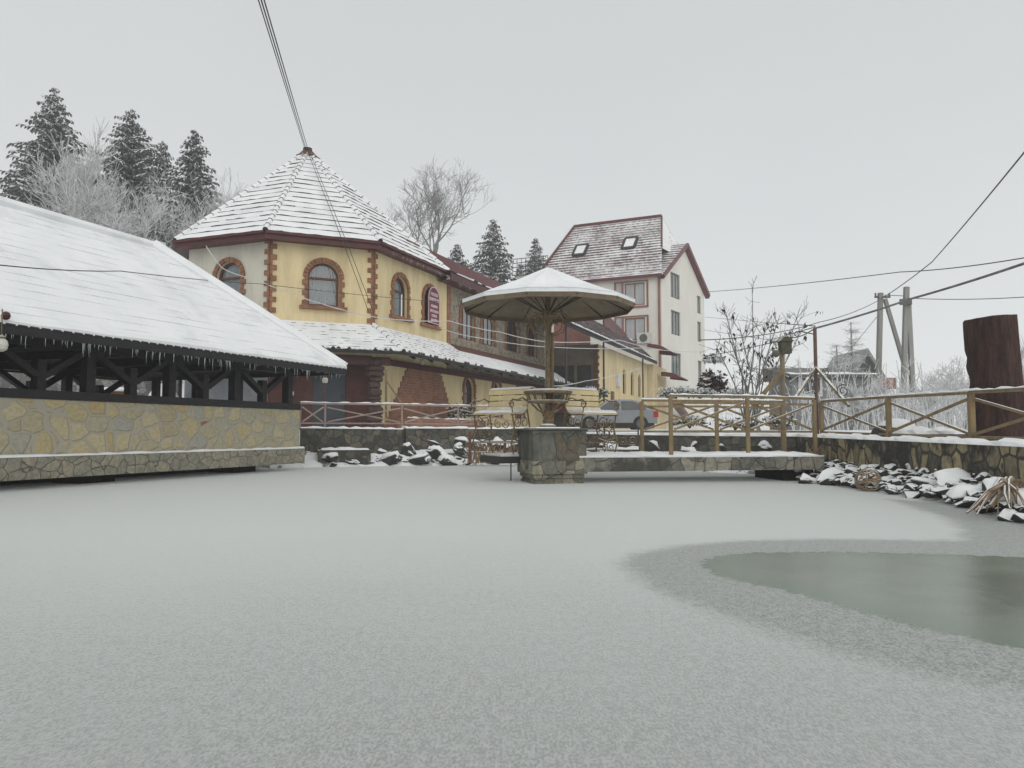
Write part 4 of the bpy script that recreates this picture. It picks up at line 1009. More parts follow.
def ice_mat():
    m, nt, bs, out = NT('dusted_pond_ice'); vec, g = pos(nt)
    A = lambda nm: nd(nt,'ShaderNodeAttribute', attribute_name=nm).outputs['Fac']
    vs = pos(nt, 0, (1,.42,1))[0]; fine = noise_(nt, vs, 110, 2, .6); med = noise_(nt, vs, 30, 4, .75); big = noise_(nt, vec, .5, 4); edge = noise_(nt, vec, 6, 6, .7)
    gr = ramp(nt, math_(nt,'ADD', math_(nt,'MULTIPLY',fine,.6), math_(nt,'MULTIPLY',med,.4)), .40, .60)
    base = mixc(nt, gr, (.285,.30,.29), (.455,.47,.46)); base = mixc(nt, ramp(nt, big, .35, .7), base, mixc(nt, .35, base, (.375,.39,.38)))
    sy = nd(nt,'ShaderNodeSeparateXYZ'); nt.links.new(vec, sy.inputs[0])   # grazing-view brightening painted into the base colour, paler with distance
    thick = ramp(nt, math_(nt,'ADD', sy.outputs['Y'], math_(nt,'MULTIPLY', big, 2.5)), 2.6, 9.0)  # mask of the painted far brightening, broken up by noise
    base = mixc(nt, thick, base, mixc(nt, gr, (.545,.568,.555), (.625,.645,.634)))  # thick here is the painted far brightening, not depth of dusting
    ringc = mixc(nt, gr, (.20,.214,.20), (.415,.432,.418))
    wn = noise_(nt, vec, 2.2, 5)
    watc = mixc(nt, ramp(nt, wn, .3, .7), (.150,.185,.140), (.185,.215,.172)); watc = mixc(nt, math_(nt,'MULTIPLY',ramp(nt, fine, .45, .7),.22), watc, (.32,.34,.31))
    e = math_(nt,'MULTIPLY', math_(nt,'SUBTRACT', edge, .5), .5)
    rm = ramp(nt, math_(nt,'ADD', A('ring'), math_(nt,'MULTIPLY', e, .6)), .16, -.12)
    e2 = math_(nt,'MULTIPLY', math_(nt,'SUBTRACT', noise_(nt, vec, 9, 6, .75), .5), .34)
    wm = ramp(nt, math_(nt,'ADD', A('water'), e2), .03, -.03)
    rim = ramp(nt, A('water'), 0., -.5)
    watc = mixc(nt, rim, mixc(nt, .6, watc, (.125,.175,.125)), watc)
    dm = ramp(nt, math_(nt,'ADD', A('dark'), e), .15, -.25)
    watc = mixc(nt, math_(nt,'MULTIPLY', dm, .6), watc, (.055,.07,.05))
    col = mixc(nt, wm, mixc(nt, rm, base, ringc), watc)
    nt.links.new(col, bs.inputs['Base Color'])
    rr = nd(nt,'ShaderNodeMapRange'); rr.inputs[3].default_value = .55; rr.inputs[4].default_value = .26; nt.links.new(wm, rr.inputs[0]); nt.links.new(rr.outputs[0], bs.inputs['Roughness'])
    bs.inputs['Specular IOR Level'].default_value = .45
    sw = nd(nt,'ShaderNodeMapRange'); sw.inputs[3].default_value = 1.0; sw.inputs[4].default_value = 0; nt.links.new(math_(nt,'MAXIMUM', wm, math_(nt,'MULTIPLY', rm, .55)), sw.inputs[0]); nt.links.new(sw.outputs[0], bs.inputs['Sheen Weight']); bs.inputs['Sheen Roughness'].default_value = .24; bs.inputs['Sheen Tint'].default_value = (.96,1,.98,1)
    bump_(nt, bs, math_(nt,'MULTIPLY', gr, math_(nt,'SUBTRACT',1.05,wm)), .35, .004); return m
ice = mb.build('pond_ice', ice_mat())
for nm, vals in (('ring',at_r),('water',at_w),('dark',at_d)):
    a_ = ice.data.attributes.new(nm,'FLOAT','POINT'); a_.data.foreach_set('value', vals)
tag(ice, 'frozen pond dusted with grey snow, bare greenish ice at the right', kind='structure')

# banks between ice and walls
def bank(name, inner, outer, zi, zo, label, n=60, m=12):
    def walk(pl, t):
        L = [(V(b)-V(a)).length for a,b in zip(pl,pl[1:])]; s = t*sum(L)
        for (a,b),l in zip(zip(pl,pl[1:]),L):
            if s <= l+1e-9: return V(a).lerp(V(b), s/l)
            s -= l
        return V(pl[-1])
    mb = MB()
    for i in range(n+1):
        a, b = walk(inner,i/n), walk(outer,i/n)
        for j in range(m+1):
            f = j/m; p = a.lerp(b,f); z = zi+(zo-zi)*f**.8
            k = sst(0,.15,f)
            mb.v.append(V((p.x,p.y,z + k*(.07*nz(p.x,p.y,0,2.1)+.05*nz(p.x,p.y,5,5.5)) )))
    for i in range(n):
        for j in range(m): a = i*(m+1)+j; mb.f.append([a,a+m+1,a+m+2,a+1]); mb.m.append(0)
    return tag(mb.build(name, M['bank_snow'], smooth=True), label, kind='structure')
bank('bank', [(5.1,15.6,0),(5.36,13.6,0),(5.5,11.6,0),(5.42,9.6,0),(5.0,7.7,0),(4.7,4,0),(4.6,-4,0)], [(6.7,17.1,0),(6.66,13.5,0),(6.68,11.5,0),(6.70,9.6,0),(6.74,7.7,0),(6.8,4,0),(6.9,-4,0)], -.04, .36, 'rocky snow bank under the right hand wall', 130, 14)
bank('bank', [(-6.0,19.3,0),(-3.6,20.4,0),(-1.7,20.8,0),(-.4,21.2,0),(1.0,21.4,0),(3.6,18.6,0),(5.2,16.4,0)], [(-6.6,20.75,0),(-3.2,22.3,0),(-1.6,23.3,0),(-.2,24.0,0),(1.2,23.4,0),(3.6,20.4,0),(6.6,17.2,0)], -.04, .60, 'rocky snow bank below the hotel terrace', 110, 12)

# retaining walls
def wall(name, pts, thick, zb, zt, material, label, snow=(.34,.06), capm=None):
    """pts on the pond-side face, running so that the wall's body lies to its left"""
    root = thing(name, V((pts[0][0],pts[0][1],zb)), label, 'wall'); P = [V((p[0],p[1],0)) for p in pts]; n = len(P); nn = []
    for i in range(n):
        d = (P[min(i+1,n-1)]-P[max(i-1,0)]).normalized(); nn.append(V((-d.y,d.x,0)))
    zt_ = zt if isinstance(zt,(list,tuple)) else [zt]*n; zb_ = zb if isinstance(zb,(list,tuple)) else [zb]*n
    mb = MB()
    for i in range(n-1):
        a,b,c,d = P[i],P[i+1],P[i+1]+nn[i+1]*thick,P[i]+nn[i]*thick
        mb.hexa([a+Z*zb_[i],b+Z*zb_[i+1],c+Z*zb_[i+1],d+Z*zb_[i]],[a+Z*zt_[i],b+Z*zt_[i+1],c+Z*zt_[i+1],d+Z*zt_[i]])
    mb.build('masonry', material, root)
    if snow:
        mb = MB(); snow_strip(mb, [P[i]+nn[i]*(thick*.5)+Z*(zt_[i]+.002) for i in range(n)], snow[0], snow[1], .16, .5, fr_); mb.build('snow_layer', M['snow'], root)
    return root
W5 = [(6.66,-4),(6.56,3),(6.54,8),(6.52,12),(6.52,16.9)]
wr_ = wall('pond_wall', W5, .34, -.1, [.60,.65,.70,.75,.80], M['bank_stone'], 'black stained stone wall along the right bank under the fence', (.36,.07))
mb = MB(); snow_strip(mb, [V((x-.10,y,z)) for (x,y),z in zip(W5,(.30,.31,.32,.36,.42))], .24, .05, .16, .5, fr_); mb.build('snow_ledge', M['snow'], wr_)
mb = MB(); mb.hexa([V((6.42,-4,.12)),V((6.66,-4,.12)),V((6.52,16.9,.12)),V((6.30,16.9,.12))],[V((6.44,-4,.30)),V((6.66,-4,.30)),V((6.52,16.9,.42)),V((6.32,16.9,.42))]); mb.build('ledge', M['bank_stone'], wr_)
wall('far_wall', [(6.55,17.0),(5.6,17.9),(3.5,20.2),(.9,23.6)], -.34*-1, 0, [.80,.80,.82,.88], M['terrace_stone'], 'dark mossy stone wall on the far bank behind the footbridge', (.36,.08))
wall('terrace_wall', [(-1.45,23.0),(-3.14,21.95)], .34, .1, 1.0, M['terrace_stone'], 'dark lower terrace wall behind the snowy rocks in front of the brick planter', (.34,.05))
wall('terrace_wall', [(.75,23.9),(-1.40,23.03)], .34, .1, .99, M['terrace_stone'], 'dark terrace wall behind the twig fence left of the parasol', (.34,.05))
wall('porch_wall', [(-3.12,21.72),(-5.7,20.85)], .4, .1, [.97,1.0], M['terrace_stone'], 'mossy stone wall with a snowy top below the hotel porch', (.42,.05))
st = thing('stone_step', V((-4.6,20.4,.2)), 'low stone step with a snow pad beside the pavilion corner', 'step')
mb = MB(); mb.box(V((-4.45,20.55,-.05)), 1.35, .55, .48, V((1,.3,0))); mb.build('block', M['terrace_stone'], st); mb = MB(); snow_strip(mb, [V((-5.0,20.37,.43)),V((-3.85,20.72,.43))], .5, .06, .12, .4, fr_); mb.build('snow_layer', M['snow'], st)

# rocks
import bmesh
def rock_mesh(seed, sx, sy, sz, n=16):
    r = random.Random(seed); bm = bmesh.new()
    for i in range(n):
        v = V((r.gauss(0,1),r.gauss(0,1),r.gauss(0,1))).normalized(); k = r.uniform(.8,1.05)
        bm.verts.new((v.x*sx*k, v.y*sy*k, max(-.6,min(.75,v.z))*sz*k))
    res = bmesh.ops.convex_hull(bm, input=bm.verts[:]); bmesh.ops.delete(bm, geom=[v for v in bm.verts if not v.link_faces], context='VERTS')
    bmesh.ops.recalc_face_normals(bm, faces=bm.faces[:])
    if n > 12:
        bmesh.ops.triangulate(bm, faces=bm.faces[:]); bmesh.ops.subdivide_edges(bm, edges=bm.edges[:], cuts=2, smooth=.06, use_grid_fill=True); bmesh.ops.triangulate(bm, faces=bm.faces[:])
        k = 1/max(sx,sy,sz); a = min(sx,sy,sz)
        for v in bm.verts: v.co += v.co.normalized()*a*(.16*nz(v.co.x*k,v.co.y*k,seed+v.co.z*k,1.8)+.09*nz(v.co.x*k,v.co.y*k,seed+9+v.co.z*k,4.5))
    else: bmesh.ops.bevel(bm, geom=bm.edges[:], offset=min(sx,sy,sz)*.12, segments=1, affect='EDGES')
    bm.normal_update()
    bm.verts.index_update(); return bm
def rock(c, sx, sy, sz, rot, tilt, seed, label, cap=.045, group=None, m='rock'):
    from mathutils import Matrix
    c = V(c); T = Matrix.Rotation(rot,3,'Z') @ Matrix.Rotation(tilt[0],3,'X') @ Matrix.Rotation(tilt[1],3,'Y')
    bm = rock_mesh(seed, sx, sy, sz); bmesh.ops.rotate(bm, matrix=T, verts=bm.verts[:]); bm.normal_update()
    b = MB(); b.add([c+v.co for v in bm.verts], [[v.index for v in f.verts] for f in bm.faces])
    ob = b.build('rock', M[m], None, c); tag(ob, label, 'rock', group)
    top = [f for f in bm.faces if f.normal.z > .52]; ids = {}
    s = MB(); ts = set(top)
    for f in top:
        for v in f.verts:
            if v.index not in ids:
                ids[v.index] = len(s.v); edge = any(lf not in ts for lf in v.link_faces)
                s.v.append(c + v.co*1.015 + Z*(.012 if edge else cap*(1+.5*nz(v.co.x,v.co.y,seed,6))))
        s.f.append([ids[v.index] for v in f.verts]); s.m.append(0)
    if s.f: s.build('snow_cap', M['snow'], ob, smooth=True)
    bm.free(); return ob
RK = [ # pixel x, y of the centre, depth, half sizes, spin, tilt, label
 (800,469,14.4,.13,.13,.12,.3,(0,0),'small round snow topped boulder under the right end of the footbridge'),
 (806,481,13.75,.30,.26,.28,.8,(.2,.5),'rough speckled grey boulder at the foot of the footbridge'),
 (836,474,13.6,.48,.36,.17,.2,(.35,.05),'wide flat snow covered slab nearest the footbridge on the right bank'),
 (857,479,13.0,.34,.30,.15,.9,(.42,-.1),'tilted diamond shaped snow slab next to the wire ball'),
 (893,480,12.1,.42,.34,.19,-.3,(.3,-.1),'sloping snow slab just right of the wire ball'),
 (928,483,11.0,.44,.30,.19,.4,(.2,.15),'snow covered boulder with a deep black hollow beneath it'),
 (953,477,10.5,.34,.32,.19,.1,(.35,.0),'broad white boulder close below the wall ledge'),
 (972,490,9.6,.36,.26,.19,-.2,(.25,-.05),'black sided boulder left of the driftwood'),
 (1000,486,9.35,.30,.24,.2,.5,(.2,0),'large dark rock behind the driftwood'),
 (1020,497,8.4,.36,.30,.18,.1,(.2,.1),'snowy rock at the right edge beyond the driftwood'),
 (1012,520,7.75,.075,.05,.045,.2,(0,0),'small bare black stone lying on the ice below the driftwood'),
 (868,462,14.2,.26,.18,.11,.2,(.2,0),'long low dark rock under the wall ledge above the wire ball'),
 (905,467,12.9,.26,.2,.11,.8,(.2,0),'flat dark rock tucked under the wall ledge mid bank'),
 (776,481,14.1,.17,.13,.08,.3,(0,0),'low black rock in the shade beneath the footbridge')]
for i,(x,y,d,sx,sy,sz,rt,tl_,lab) in enumerate(RK): rock(at(x,y+2,d)-Z*.03, sx*(.9 if i > 1 else 1), sy*.85, sz*.72, rt, (tl_[0]*1.3,tl_[1]), 40+i, lab, 0.0 if i in (10,13) else .032)
LK = [(372,453,21.3,.42,.2,.22),(352,460,20.5,.3,.2,.13),(390,460,20.7,.34,.2,.15),(408,452,21.5,.36,.24,.2),(420,461,20.8,.40,.22,.14),(438,455,21.3,.36,.22,.2),(446,462,20.9,.3,.2,.13),(458,452,21.8,.34,.24,.2),(425,445,22.2,.44,.22,.14),(392,446,21.9,.34,.2,.16),(330,459,20.2,.24,.17,.11),(455,444,22.6,.4,.2,.13)]
for i,(x,y,d,sx,sy,sz) in enumerate(LK):
    rock(at(x,y,d), sx*1.1, sy, sz*1.35, random.uniform(-.4,.4), (random.uniform(.1,.35),random.uniform(-.2,.2)), 90+i, 'black rock under thick snow on the left bank below the terrace wall', .07, 'snow capped rocks on the left bank')
LB = [(700,447,18.8,.3,.2,.16),(690,452,18.0,.26,.2,.12),(655,447,19.6,.24,.16,.17),(730,449,18.2,.34,.2,.13),(610,447,20.6,.3,.2,.13),(768,449,17.4,.26,.2,.15)]
for i,(x,y,d,sx,sy,sz) in enumerate(LB): rock(at(x,y,d), sx, sy, sz, random.uniform(-.4,.4), (.2,.1), 120+i, 'dark snow topped rock on the far bank behind the footbridge', .07, 'rocks behind the footbridge')
rb = MB(); rr_ = random.Random(77)
def pebbles(inner, outer, n, zi, zo):
    for i in range(n):
        t = rr_.random(); k = t*(len(inner)-1); j = min(int(k),len(inner)-2); a = V(inner[j]).lerp(V(inner[j+1]),k-j); b = V(outer[j]).lerp(V(outer[j+1]),k-j)
        f = rr_.random()**1.2; p = a.lerp(b,f); p.z = zi+(zo-zi)*f**.8+.02; s = rr_.uniform(.035,.10)+.10*rr_.random()**3
        bm = rock_mesh(200+i%25, s*1.3, s, s*.75, 12); n0 = len(rb.v)
        for v in bm.verts: rb.v.append(p+v.co)
        for f_ in bm.faces: rb.f.append([n0+v.index for v in f_.verts]); rb.m.append(0)
        bm.free()
pebbles([(5.25,14.8,0),(5.4,13.0,0),(5.5,11.6,0),(5.42,9.6,0),(5.0,7.7,0),(4.8,6,0)], [(6.3,15,0),(6.35,13,0),(6.38,11.5,0),(6.40,9.6,0),(6.42,7.7,0),(6.4,6,0)], 420, .02, .34)
pebbles([(-4.6,20.0,0),(-3.6,20.5,0),(-1.7,20.9,0),(-.4,21.3,0)], [(-4.9,20.7,0),(-3.2,22.0,0),(-1.6,23.0,0),(-.2,23.7,0)], 110, .02, .42)
pebbles([(.6,21.6,0),(3.6,18.8,0),(5.3,16.4,0)], [(1.2,23.0,0),(3.5,20.0,0),(6.2,17.1,0)], 60, .02, .42)
tag(rb.build('rubble', M['rock']), 'loose black rubble strewn along the banks', kind='stuff')

# wire ball, driftwood, twig fence, leaning stake
c = at(868,481,11.9); wb = MB(); r = random.Random(4)
for i in range(12):
    ax = V((r.gauss(0,1),r.gauss(0,1),r.gauss(0,1))).normalized(); u = ax.orthogonal().normalized(); w = ax.cross(u)
    wb.tube([c+(u*math.cos(2*math.pi*k/16)+w*math.sin(2*math.pi*k/16))*.185 for k in range(17)], .011, 4)
tag(wb.build('wire_ball', M['twig'], None, c), 'round ball woven of wire lying between two snowy slabs', 'ball')
dw = MB(); r = random.Random(6); a = at(1005,481,8.35)
for i in range(26):
    e = at(r.uniform(968,1034), r.uniform(502,515), r.uniform(7.85,8.6)); m_ = a.lerp(e,.5)+V((r.uniform(-.06,.06),r.uniform(-.05,.05),r.uniform(0,.08))); w = r.uniform(.008,.016)
    dw.tube([a+V((r.uniform(-.05,.05),r.uniform(-.05,.05),r.uniform(-.04,.03))), m_, e], [w*1.2,w,w*.5], 6)
dw.tube([at(1007,478,8.35), at(990,495,8.2), at(967,513,8.0)], [.020,.016,.010], 7); dw.tube([at(1012,478,8.4), at(1002,492,8.3), at(990,506,8.15)], [.03,.034,.02], 7)
for i in range(6): dw.tube([at(1010+i*2,480,8.4), at(1018+i*5,490,8.4+.1*i), at(1024+i*8,500+i*2,8.4)], [.015,.012,.006], 6)
tag(dw.build('driftwood', M['twig'], None, a), 'pale tangle of driftwood roots at the right edge of the ice', 'driftwood')
sk = MB(); sk.tube([at(803,471,14.2), at(821,446,14.9)], [.022,.018], 6); tag(sk.build('leaning_stake', M['tile_bare'], None, at(803,471,14.2)), 'thin brown stake leaning on the wall by the footbridge end', 'stake')
tw = thing('twig_fence', at(490,462,20.6), 'low brown wattle of dry twigs at the water below the left bench', 'fence'); r = random.Random(10)
for px in (470,505): mb = MB(); mb.tube([at(px,463,20.5), at(px,431 if px==470 else 440,20.5)], .035, 6); mb.build('stake', M['tile_bare'], tw)
mb = MB()
mb.tube([at(466,442,20.5), at(520,441,20.5)], .025, 5); mb.tube([at(466,452,20.5), at(520,453,20.5)], .015, 5)
for i in range(85):
    x = r.uniform(468,520); mb.tube([at(x+r.uniform(-7,7),463,20.4+r.random()*.5), at(x+r.uniform(-3,3),r.uniform(441,450),20.5+r.random()*.6)], [.014,.008], 4)
tag(mb.build('twigs', M['twig'], tw), kind=None)
for i,(x,y) in enumerate(((478,446),(497,444),(512,447))): rock(at(x,y+2,21.6), .3,.22,.2, .3*i, (.2,0), 150+i, 'snow topped rock among the dry twigs below the left bench', .1, 'rocks behind the twig fence')

# ================================================================== STUMP, TUBS, POLES, SHED
sb, st_ = at(999,436,12.6), at(990,318,12.6); sb.z = .6; sm = MB(); NSg, NR = 40, 34; r = random.Random(3)
for j in range(NR+1):
    t = j/NR; c = sb.lerp(st_,t); rad = (.425-.045*t)
    for i in range(NSg):
        a = 2*math.pi*i/NSg; k = 1 + .05*nz(math.cos(a)*2,math.sin(a)*2,t*.6) + .022*math.sin(a*11+.6*math.sin(t*4)) + .03*nz(math.cos(a)*5,math.sin(a)*5,t*5)
        da = abs(a-2.6)
        if da < .7:  # broken notches on the left flank
            k -= .22*math.exp(-((t-.52)/.07)**2)*(1-da/.7) + .12*math.exp(-((t-.70)/.035)**2)*(1-da/.7) - .04*math.exp(-((t-.9)/.14)**2)
        sm.v.append(c + V((rad*k*math.cos(a), rad*k*math.sin(a), .02*nz(math.cos(a),math.sin(a),9)*(1 if j==NR else 0) + (.035*math.cos(a) if j == NR else 0))))
for j in range(NR):
    for i in range(NSg): a,b = j*NSg+i, j*NSg+(i+1)%NSg; sm.f.append([a,b,b+NSg,a+NSg]); sm.m.append(0)
sm.f.append([NR*NSg+i for i in range(NSg)]); sm.m.append(0)
tag(sm.build('tree_stump', M['stump'], None, sb, smooth=True), 'huge red brown tree stump standing behind the right hand fence', 'stump')

def tub(px, d, rad, z0, z1, m, label):
    c = at(px,393,d); c.z = z0; t = thing('wooden_tub', c, label, 'tub'); h = z1-z0
    mb = MB(); mb.lathe(c, [(rad*.92,0),(rad,.5*h),(rad*.95,h)], 28); mb.build('staves', M[m], t)
    for f in (.2,.8): mb = MB(); mb.lathe(c+Z*h*f, [(rad*.985,0),(rad*1.012,.01),(rad*1.012,.05),(rad*.985,.06)], 28); mb.build('hoop', M['dark_iron'], t)
    mb = MB(); mb.lathe(c+Z*h, [(rad*1.03,0),(rad*1.0,.07),(rad*.6,.13),(rad*.1,.15)], 28); mb.build('snow_layer', M['snow'], t, smooth=True)
tub(117,22.5,.56,.96,2.06,'orange','orange wooden tub with a snow lid seen through the pavilion')
tub(69,22.5,.42,.96,1.92,'red_wood','small red wooden tub under snow seen through the pavilion')
wall('rubble_wall', [tuple(at(178,400,27.2)[:2]), tuple(at(60,400,26.6)[:2]), tuple(at(-140,400,26)[:2])], -.5, .8, [3.9,3.9,3.9], M['grey_rubble'], 'grey rubble wall behind the pavilion', (.5,.1))
sh = MB(); c = at(163,400,24.5); hp_ = [c+V((x,y,0)) for x,y in ((-.75,-.4),(.6,-.5),(.7,.5),(-.7,.6))]
for p in hp_: p.z = .9
snb = MB(); n0 = 14
for j in range(7):
    for i in range(n0): a = 2*math.pi*i/n0; f = j/6; snb.v.append(V((c.x+.85*(1-f)*math.cos(a)*(1+.1*nz(i,j,0,.7)), c.y+.7*(1-f)*math.sin(a), .9+1.55*(1-(1-f)**2.2))))
for j in range(6):
    for i in range(n0): a,b = j*n0+i, j*n0+(i+1)%n0; snb.f.append([a,b,b+n0,a+n0]); snb.m.append(0)
tag(snb.build('snow_heap', M['snow'], None, V((c.x,c.y,.9)), smooth=True), 'white heap of shovelled snow seen through the pavilion', 'snow heap')

# snow domed cover and low trough behind the right fence
c = at(893,436,13.9); c.z = .74; cv = thing('round_cover', c, 'dark round cover under a dome of snow behind the right fence', 'cover')
mb = MB(); mb.lathe(c, [(.36,0),(.38,.1),(.33,.22),(.2,.30)], 20); mb.build('tub', M['dark_iron'], cv)
mb = MB(); mb.lathe(c+V((.07,.0,.05)), [(.37,.05),(.36,.14),(.29,.26),(.16,.335),(.03,.355)], 20); mb.build('snow_layer', M['snow'], cv, smooth=True)
a, b = at(900,435,13.6), at(962,436,12.4); a.z = b.z = .72; tg = thing('low_trough', a, 'long low dark trough topped with snow between cover and stump', 'trough')
mb = MB(); mb.beam(a+Z*.07, b+Z*.07, .34, .15); mb.build('body', M['dark_wood'], tg); mb = MB(); snow_strip(mb, [a+Z*.145,b+Z*.145], .36, .10, .14, .4, fr_); mb.build('snow_layer', M['snow'], tg)

def upole(pts, r0, r1, label, name='utility_pole', extra=None):
    t = thing(name, V((pts[0].x,pts[0].y,.9)), label, 'utility pole'); mb = MB(); mb.beam(V((pts[0].x,pts[0].y,.8)), pts[1], r0, r0*1.1); mb.build('shaft', M['pole_concrete'], t); return t
t = upole([at(876,392,42), at(880.5,293,42)], .22, .2, 'single grey concrete utility pole with a leaning strut')
mb = MB(); mb.beam(at(885,299,42), at(907,374,41.5), .18, .18); mb.build('strut', M['pole_concrete'], t)
mb = MB(); q = at(882,297,42); mb.beam(q-V((.4,0,0)), q+V((.45,0,0)), .10, .10)
for s in (-.35,0,.4): mb.tube([q+V((s,0,.05)), q+V((s,0,.22))], .05, 6)
mb.build('crossarm', M['greyframe'], t)
t = upole([at(901,393,40), at(906.5,287,40)], .22, .2, 'double leg grey utility pole, the taller one nearer the stump')
mb = MB(); q = at(913.5,393,40); q.z = .8; mb.beam(q, at(908,299,40), .22, .22); mb.build('leg', M['pole_concrete'], t)
mb = MB(); q = at(905.5,302,39.8); mb.beam(q-V((.28,0,0)), q+V((.3,0,0)), .16, .3); mb.build('clamp', M['greyframe'], t)

sp_ = at(832,400,33); sd = thing('grey_shed', V((sp_.x,sp_.y,1)), 'long low grey shed with a snowy roof beyond the fence mast', 'shed')
sa, sbx = at(793,400,33), at(872,400,33); L = sbx.x-sa.x
mb = MB(); mb.box(V((sp_.x,34.5,.9)), L, 3, 2.35); mb.build('wall', M['shed_grey'], sd)
mb = MB(); mb.hexa([V((sa.x-.2,32.7,3.24)),V((sbx.x+.2,32.7,3.24)),V((sbx.x+.2,36.3,3.24)),V((sa.x-.2,36.3,3.24))],[V((sa.x-.2,32.7,3.34)),V((sbx.x+.2,32.7,3.34)),V((sbx.x+.2,36.3,3.9)),V((sa.x-.2,36.3,3.9))]); mb.build('roof', M['greyframe'], sd)
mb = MB(); snow_strip(mb, [V((sa.x-.2,33.2,3.33)),V((sbx.x+.2,33.2,3.33))], .9, .12, .4, .3, fr_); mb.build('snow_layer', M['snow'], sd)
w_ = at(810,386,33); mb = MB(); mb.box(V((w_.x,32.99,w_.z-.4)), .9, .05, .8); wo = mb.build('window', M['darkglass'], sd); mb = MB(); ring(mb, V((w_.x,32.96,w_.z-.4)), V((1,0,0)), V((0,-1,0)), rect(1.0,.9,0,-.05), rect(.8,.7,0,.05), 0, .03); mb.build('frame', M['white'], wo)

hb = at(866,385,70); hs = thing('gabled_house', V((hb.x,72,1)), 'small dark gabled house with orange wood front beyond the shed', 'house')
pk = at(864,349,70); el, er = at(842,384,70), at(887.5,384,70)
mb = MB(); mb.prism([V((el.x+.6,70,.9)),V((er.x-.6,70,.9)),V((er.x-.6,70,er.z)),V((pk.x,70,pk.z-.4)),V((el.x+.6,70,er.z))], V((0,6,0))); mb.build('wall', M['greyframe'], hs)
mb = MB(); mb.prism([V((el.x,69.2,er.z-.2)),V((pk.x,69.2,pk.z)),V((er.x,69.2,er.z-.2)),V((er.x,69.2,er.z-.5)),V((pk.x,69.2,pk.z-.5)),V((el.x,69.2,er.z-.5))], V((0,7.5,0))); mb.build('roof', M['shed_grey'], hs)
mb = MB(); mb.prism([V((el.x+.4,69.5,er.z+.1)),V((er.x-.4,69.5,er.z+.1)),V((pk.x,69.5,pk.z-.7))], V((0,.3,0))); mb.build('gable_board', M['dark_wood'], hs)
mb = MB(); mb.box(V((er.x-1.0,69.2,er.z-.5)), 2.6, .3, 1.0); mb.build('balcony', M['orange'], hs)

# ================================================================== CAR
cx = at(566,400,33.5).x; cy, cz = 33.2, .98; car = thing('parked_car', V((cx+2.1,cy+.85,cz)), 'silver car parked behind the balustrade beside the cream annex', 'car')
Pc = lambda x, y, z: V((cx+.25+x*.86, cy+y*.86, cz+z*.9))
body = [(0,.35),(0,.62),(.12,.78),(1.05,.90),(4.0,.95),(4.22,.85),(4.25,.4),(4.2,.30),(.1,.28)]
mb = MB(); mb.prism([Pc(x,0,z) for x,z in body], V((0,1.7,0))); mb.build('body', M['car'], car)
mb = MB(); mb.box(Pc(2.1,.85,.10), 3.4, 1.5, .22); mb.build('underbody_shade', M['tyre'], car)  # dark box added below the body to stand in for shade under the car
cab = [(.95,.90),(1.75,1.40),(2.2,1.47),(3.0,1.46),(3.55,1.32),(4.05,.95)]
mb = MB(); a = [Pc(x,.02+.12*(z-.9)/.5,z) for x,z in cab]; b = [Pc(x,1.68-.12*(z-.9)/.5,z) for x,z in cab]
for i in range(len(cab)-1): mb.poly([a[i],a[i+1],b[i+1],b[i]])
mb.poly(a); mb.poly(b); mb.build('roof', M['car'], car)
for seg in (((1.22,.95),(1.82,1.35),(2.35,1.39),(2.35,.95)),((2.45,.95),(2.45,1.39),(3.0,1.38),(3.45,1.25),(3.72,.97))):
    mb = MB(); mb.poly([Pc(x,.005+.12*(z-.9)/.5,z) for x,z in seg]); mb.build('window', M['darkglass'], car)
for x in (.85,3.4):
    for y in (-.02,1.52):
        mb = MB(); c = Pc(x,y,.32); mb.tube([c, c+V((0,.2,0))], .32, 20); w = mb.build('wheel', M['tyre'], car, c)
        mb = MB(); mb.tube([c-V((0,.012,0)), c+V((0,.02,0))], .19, 12); mb.build('rim', M['greyframe'], w)
mb = MB(); mb.box(Pc(4.17,.12,.62), .2, .26, .26); mb.build('tail_lamp', M['tail'], car)
mb = MB(); mb.box(Pc(.05,.15,.58), .16, .3, .14); mb.build('headlight', M['lamp'], car)

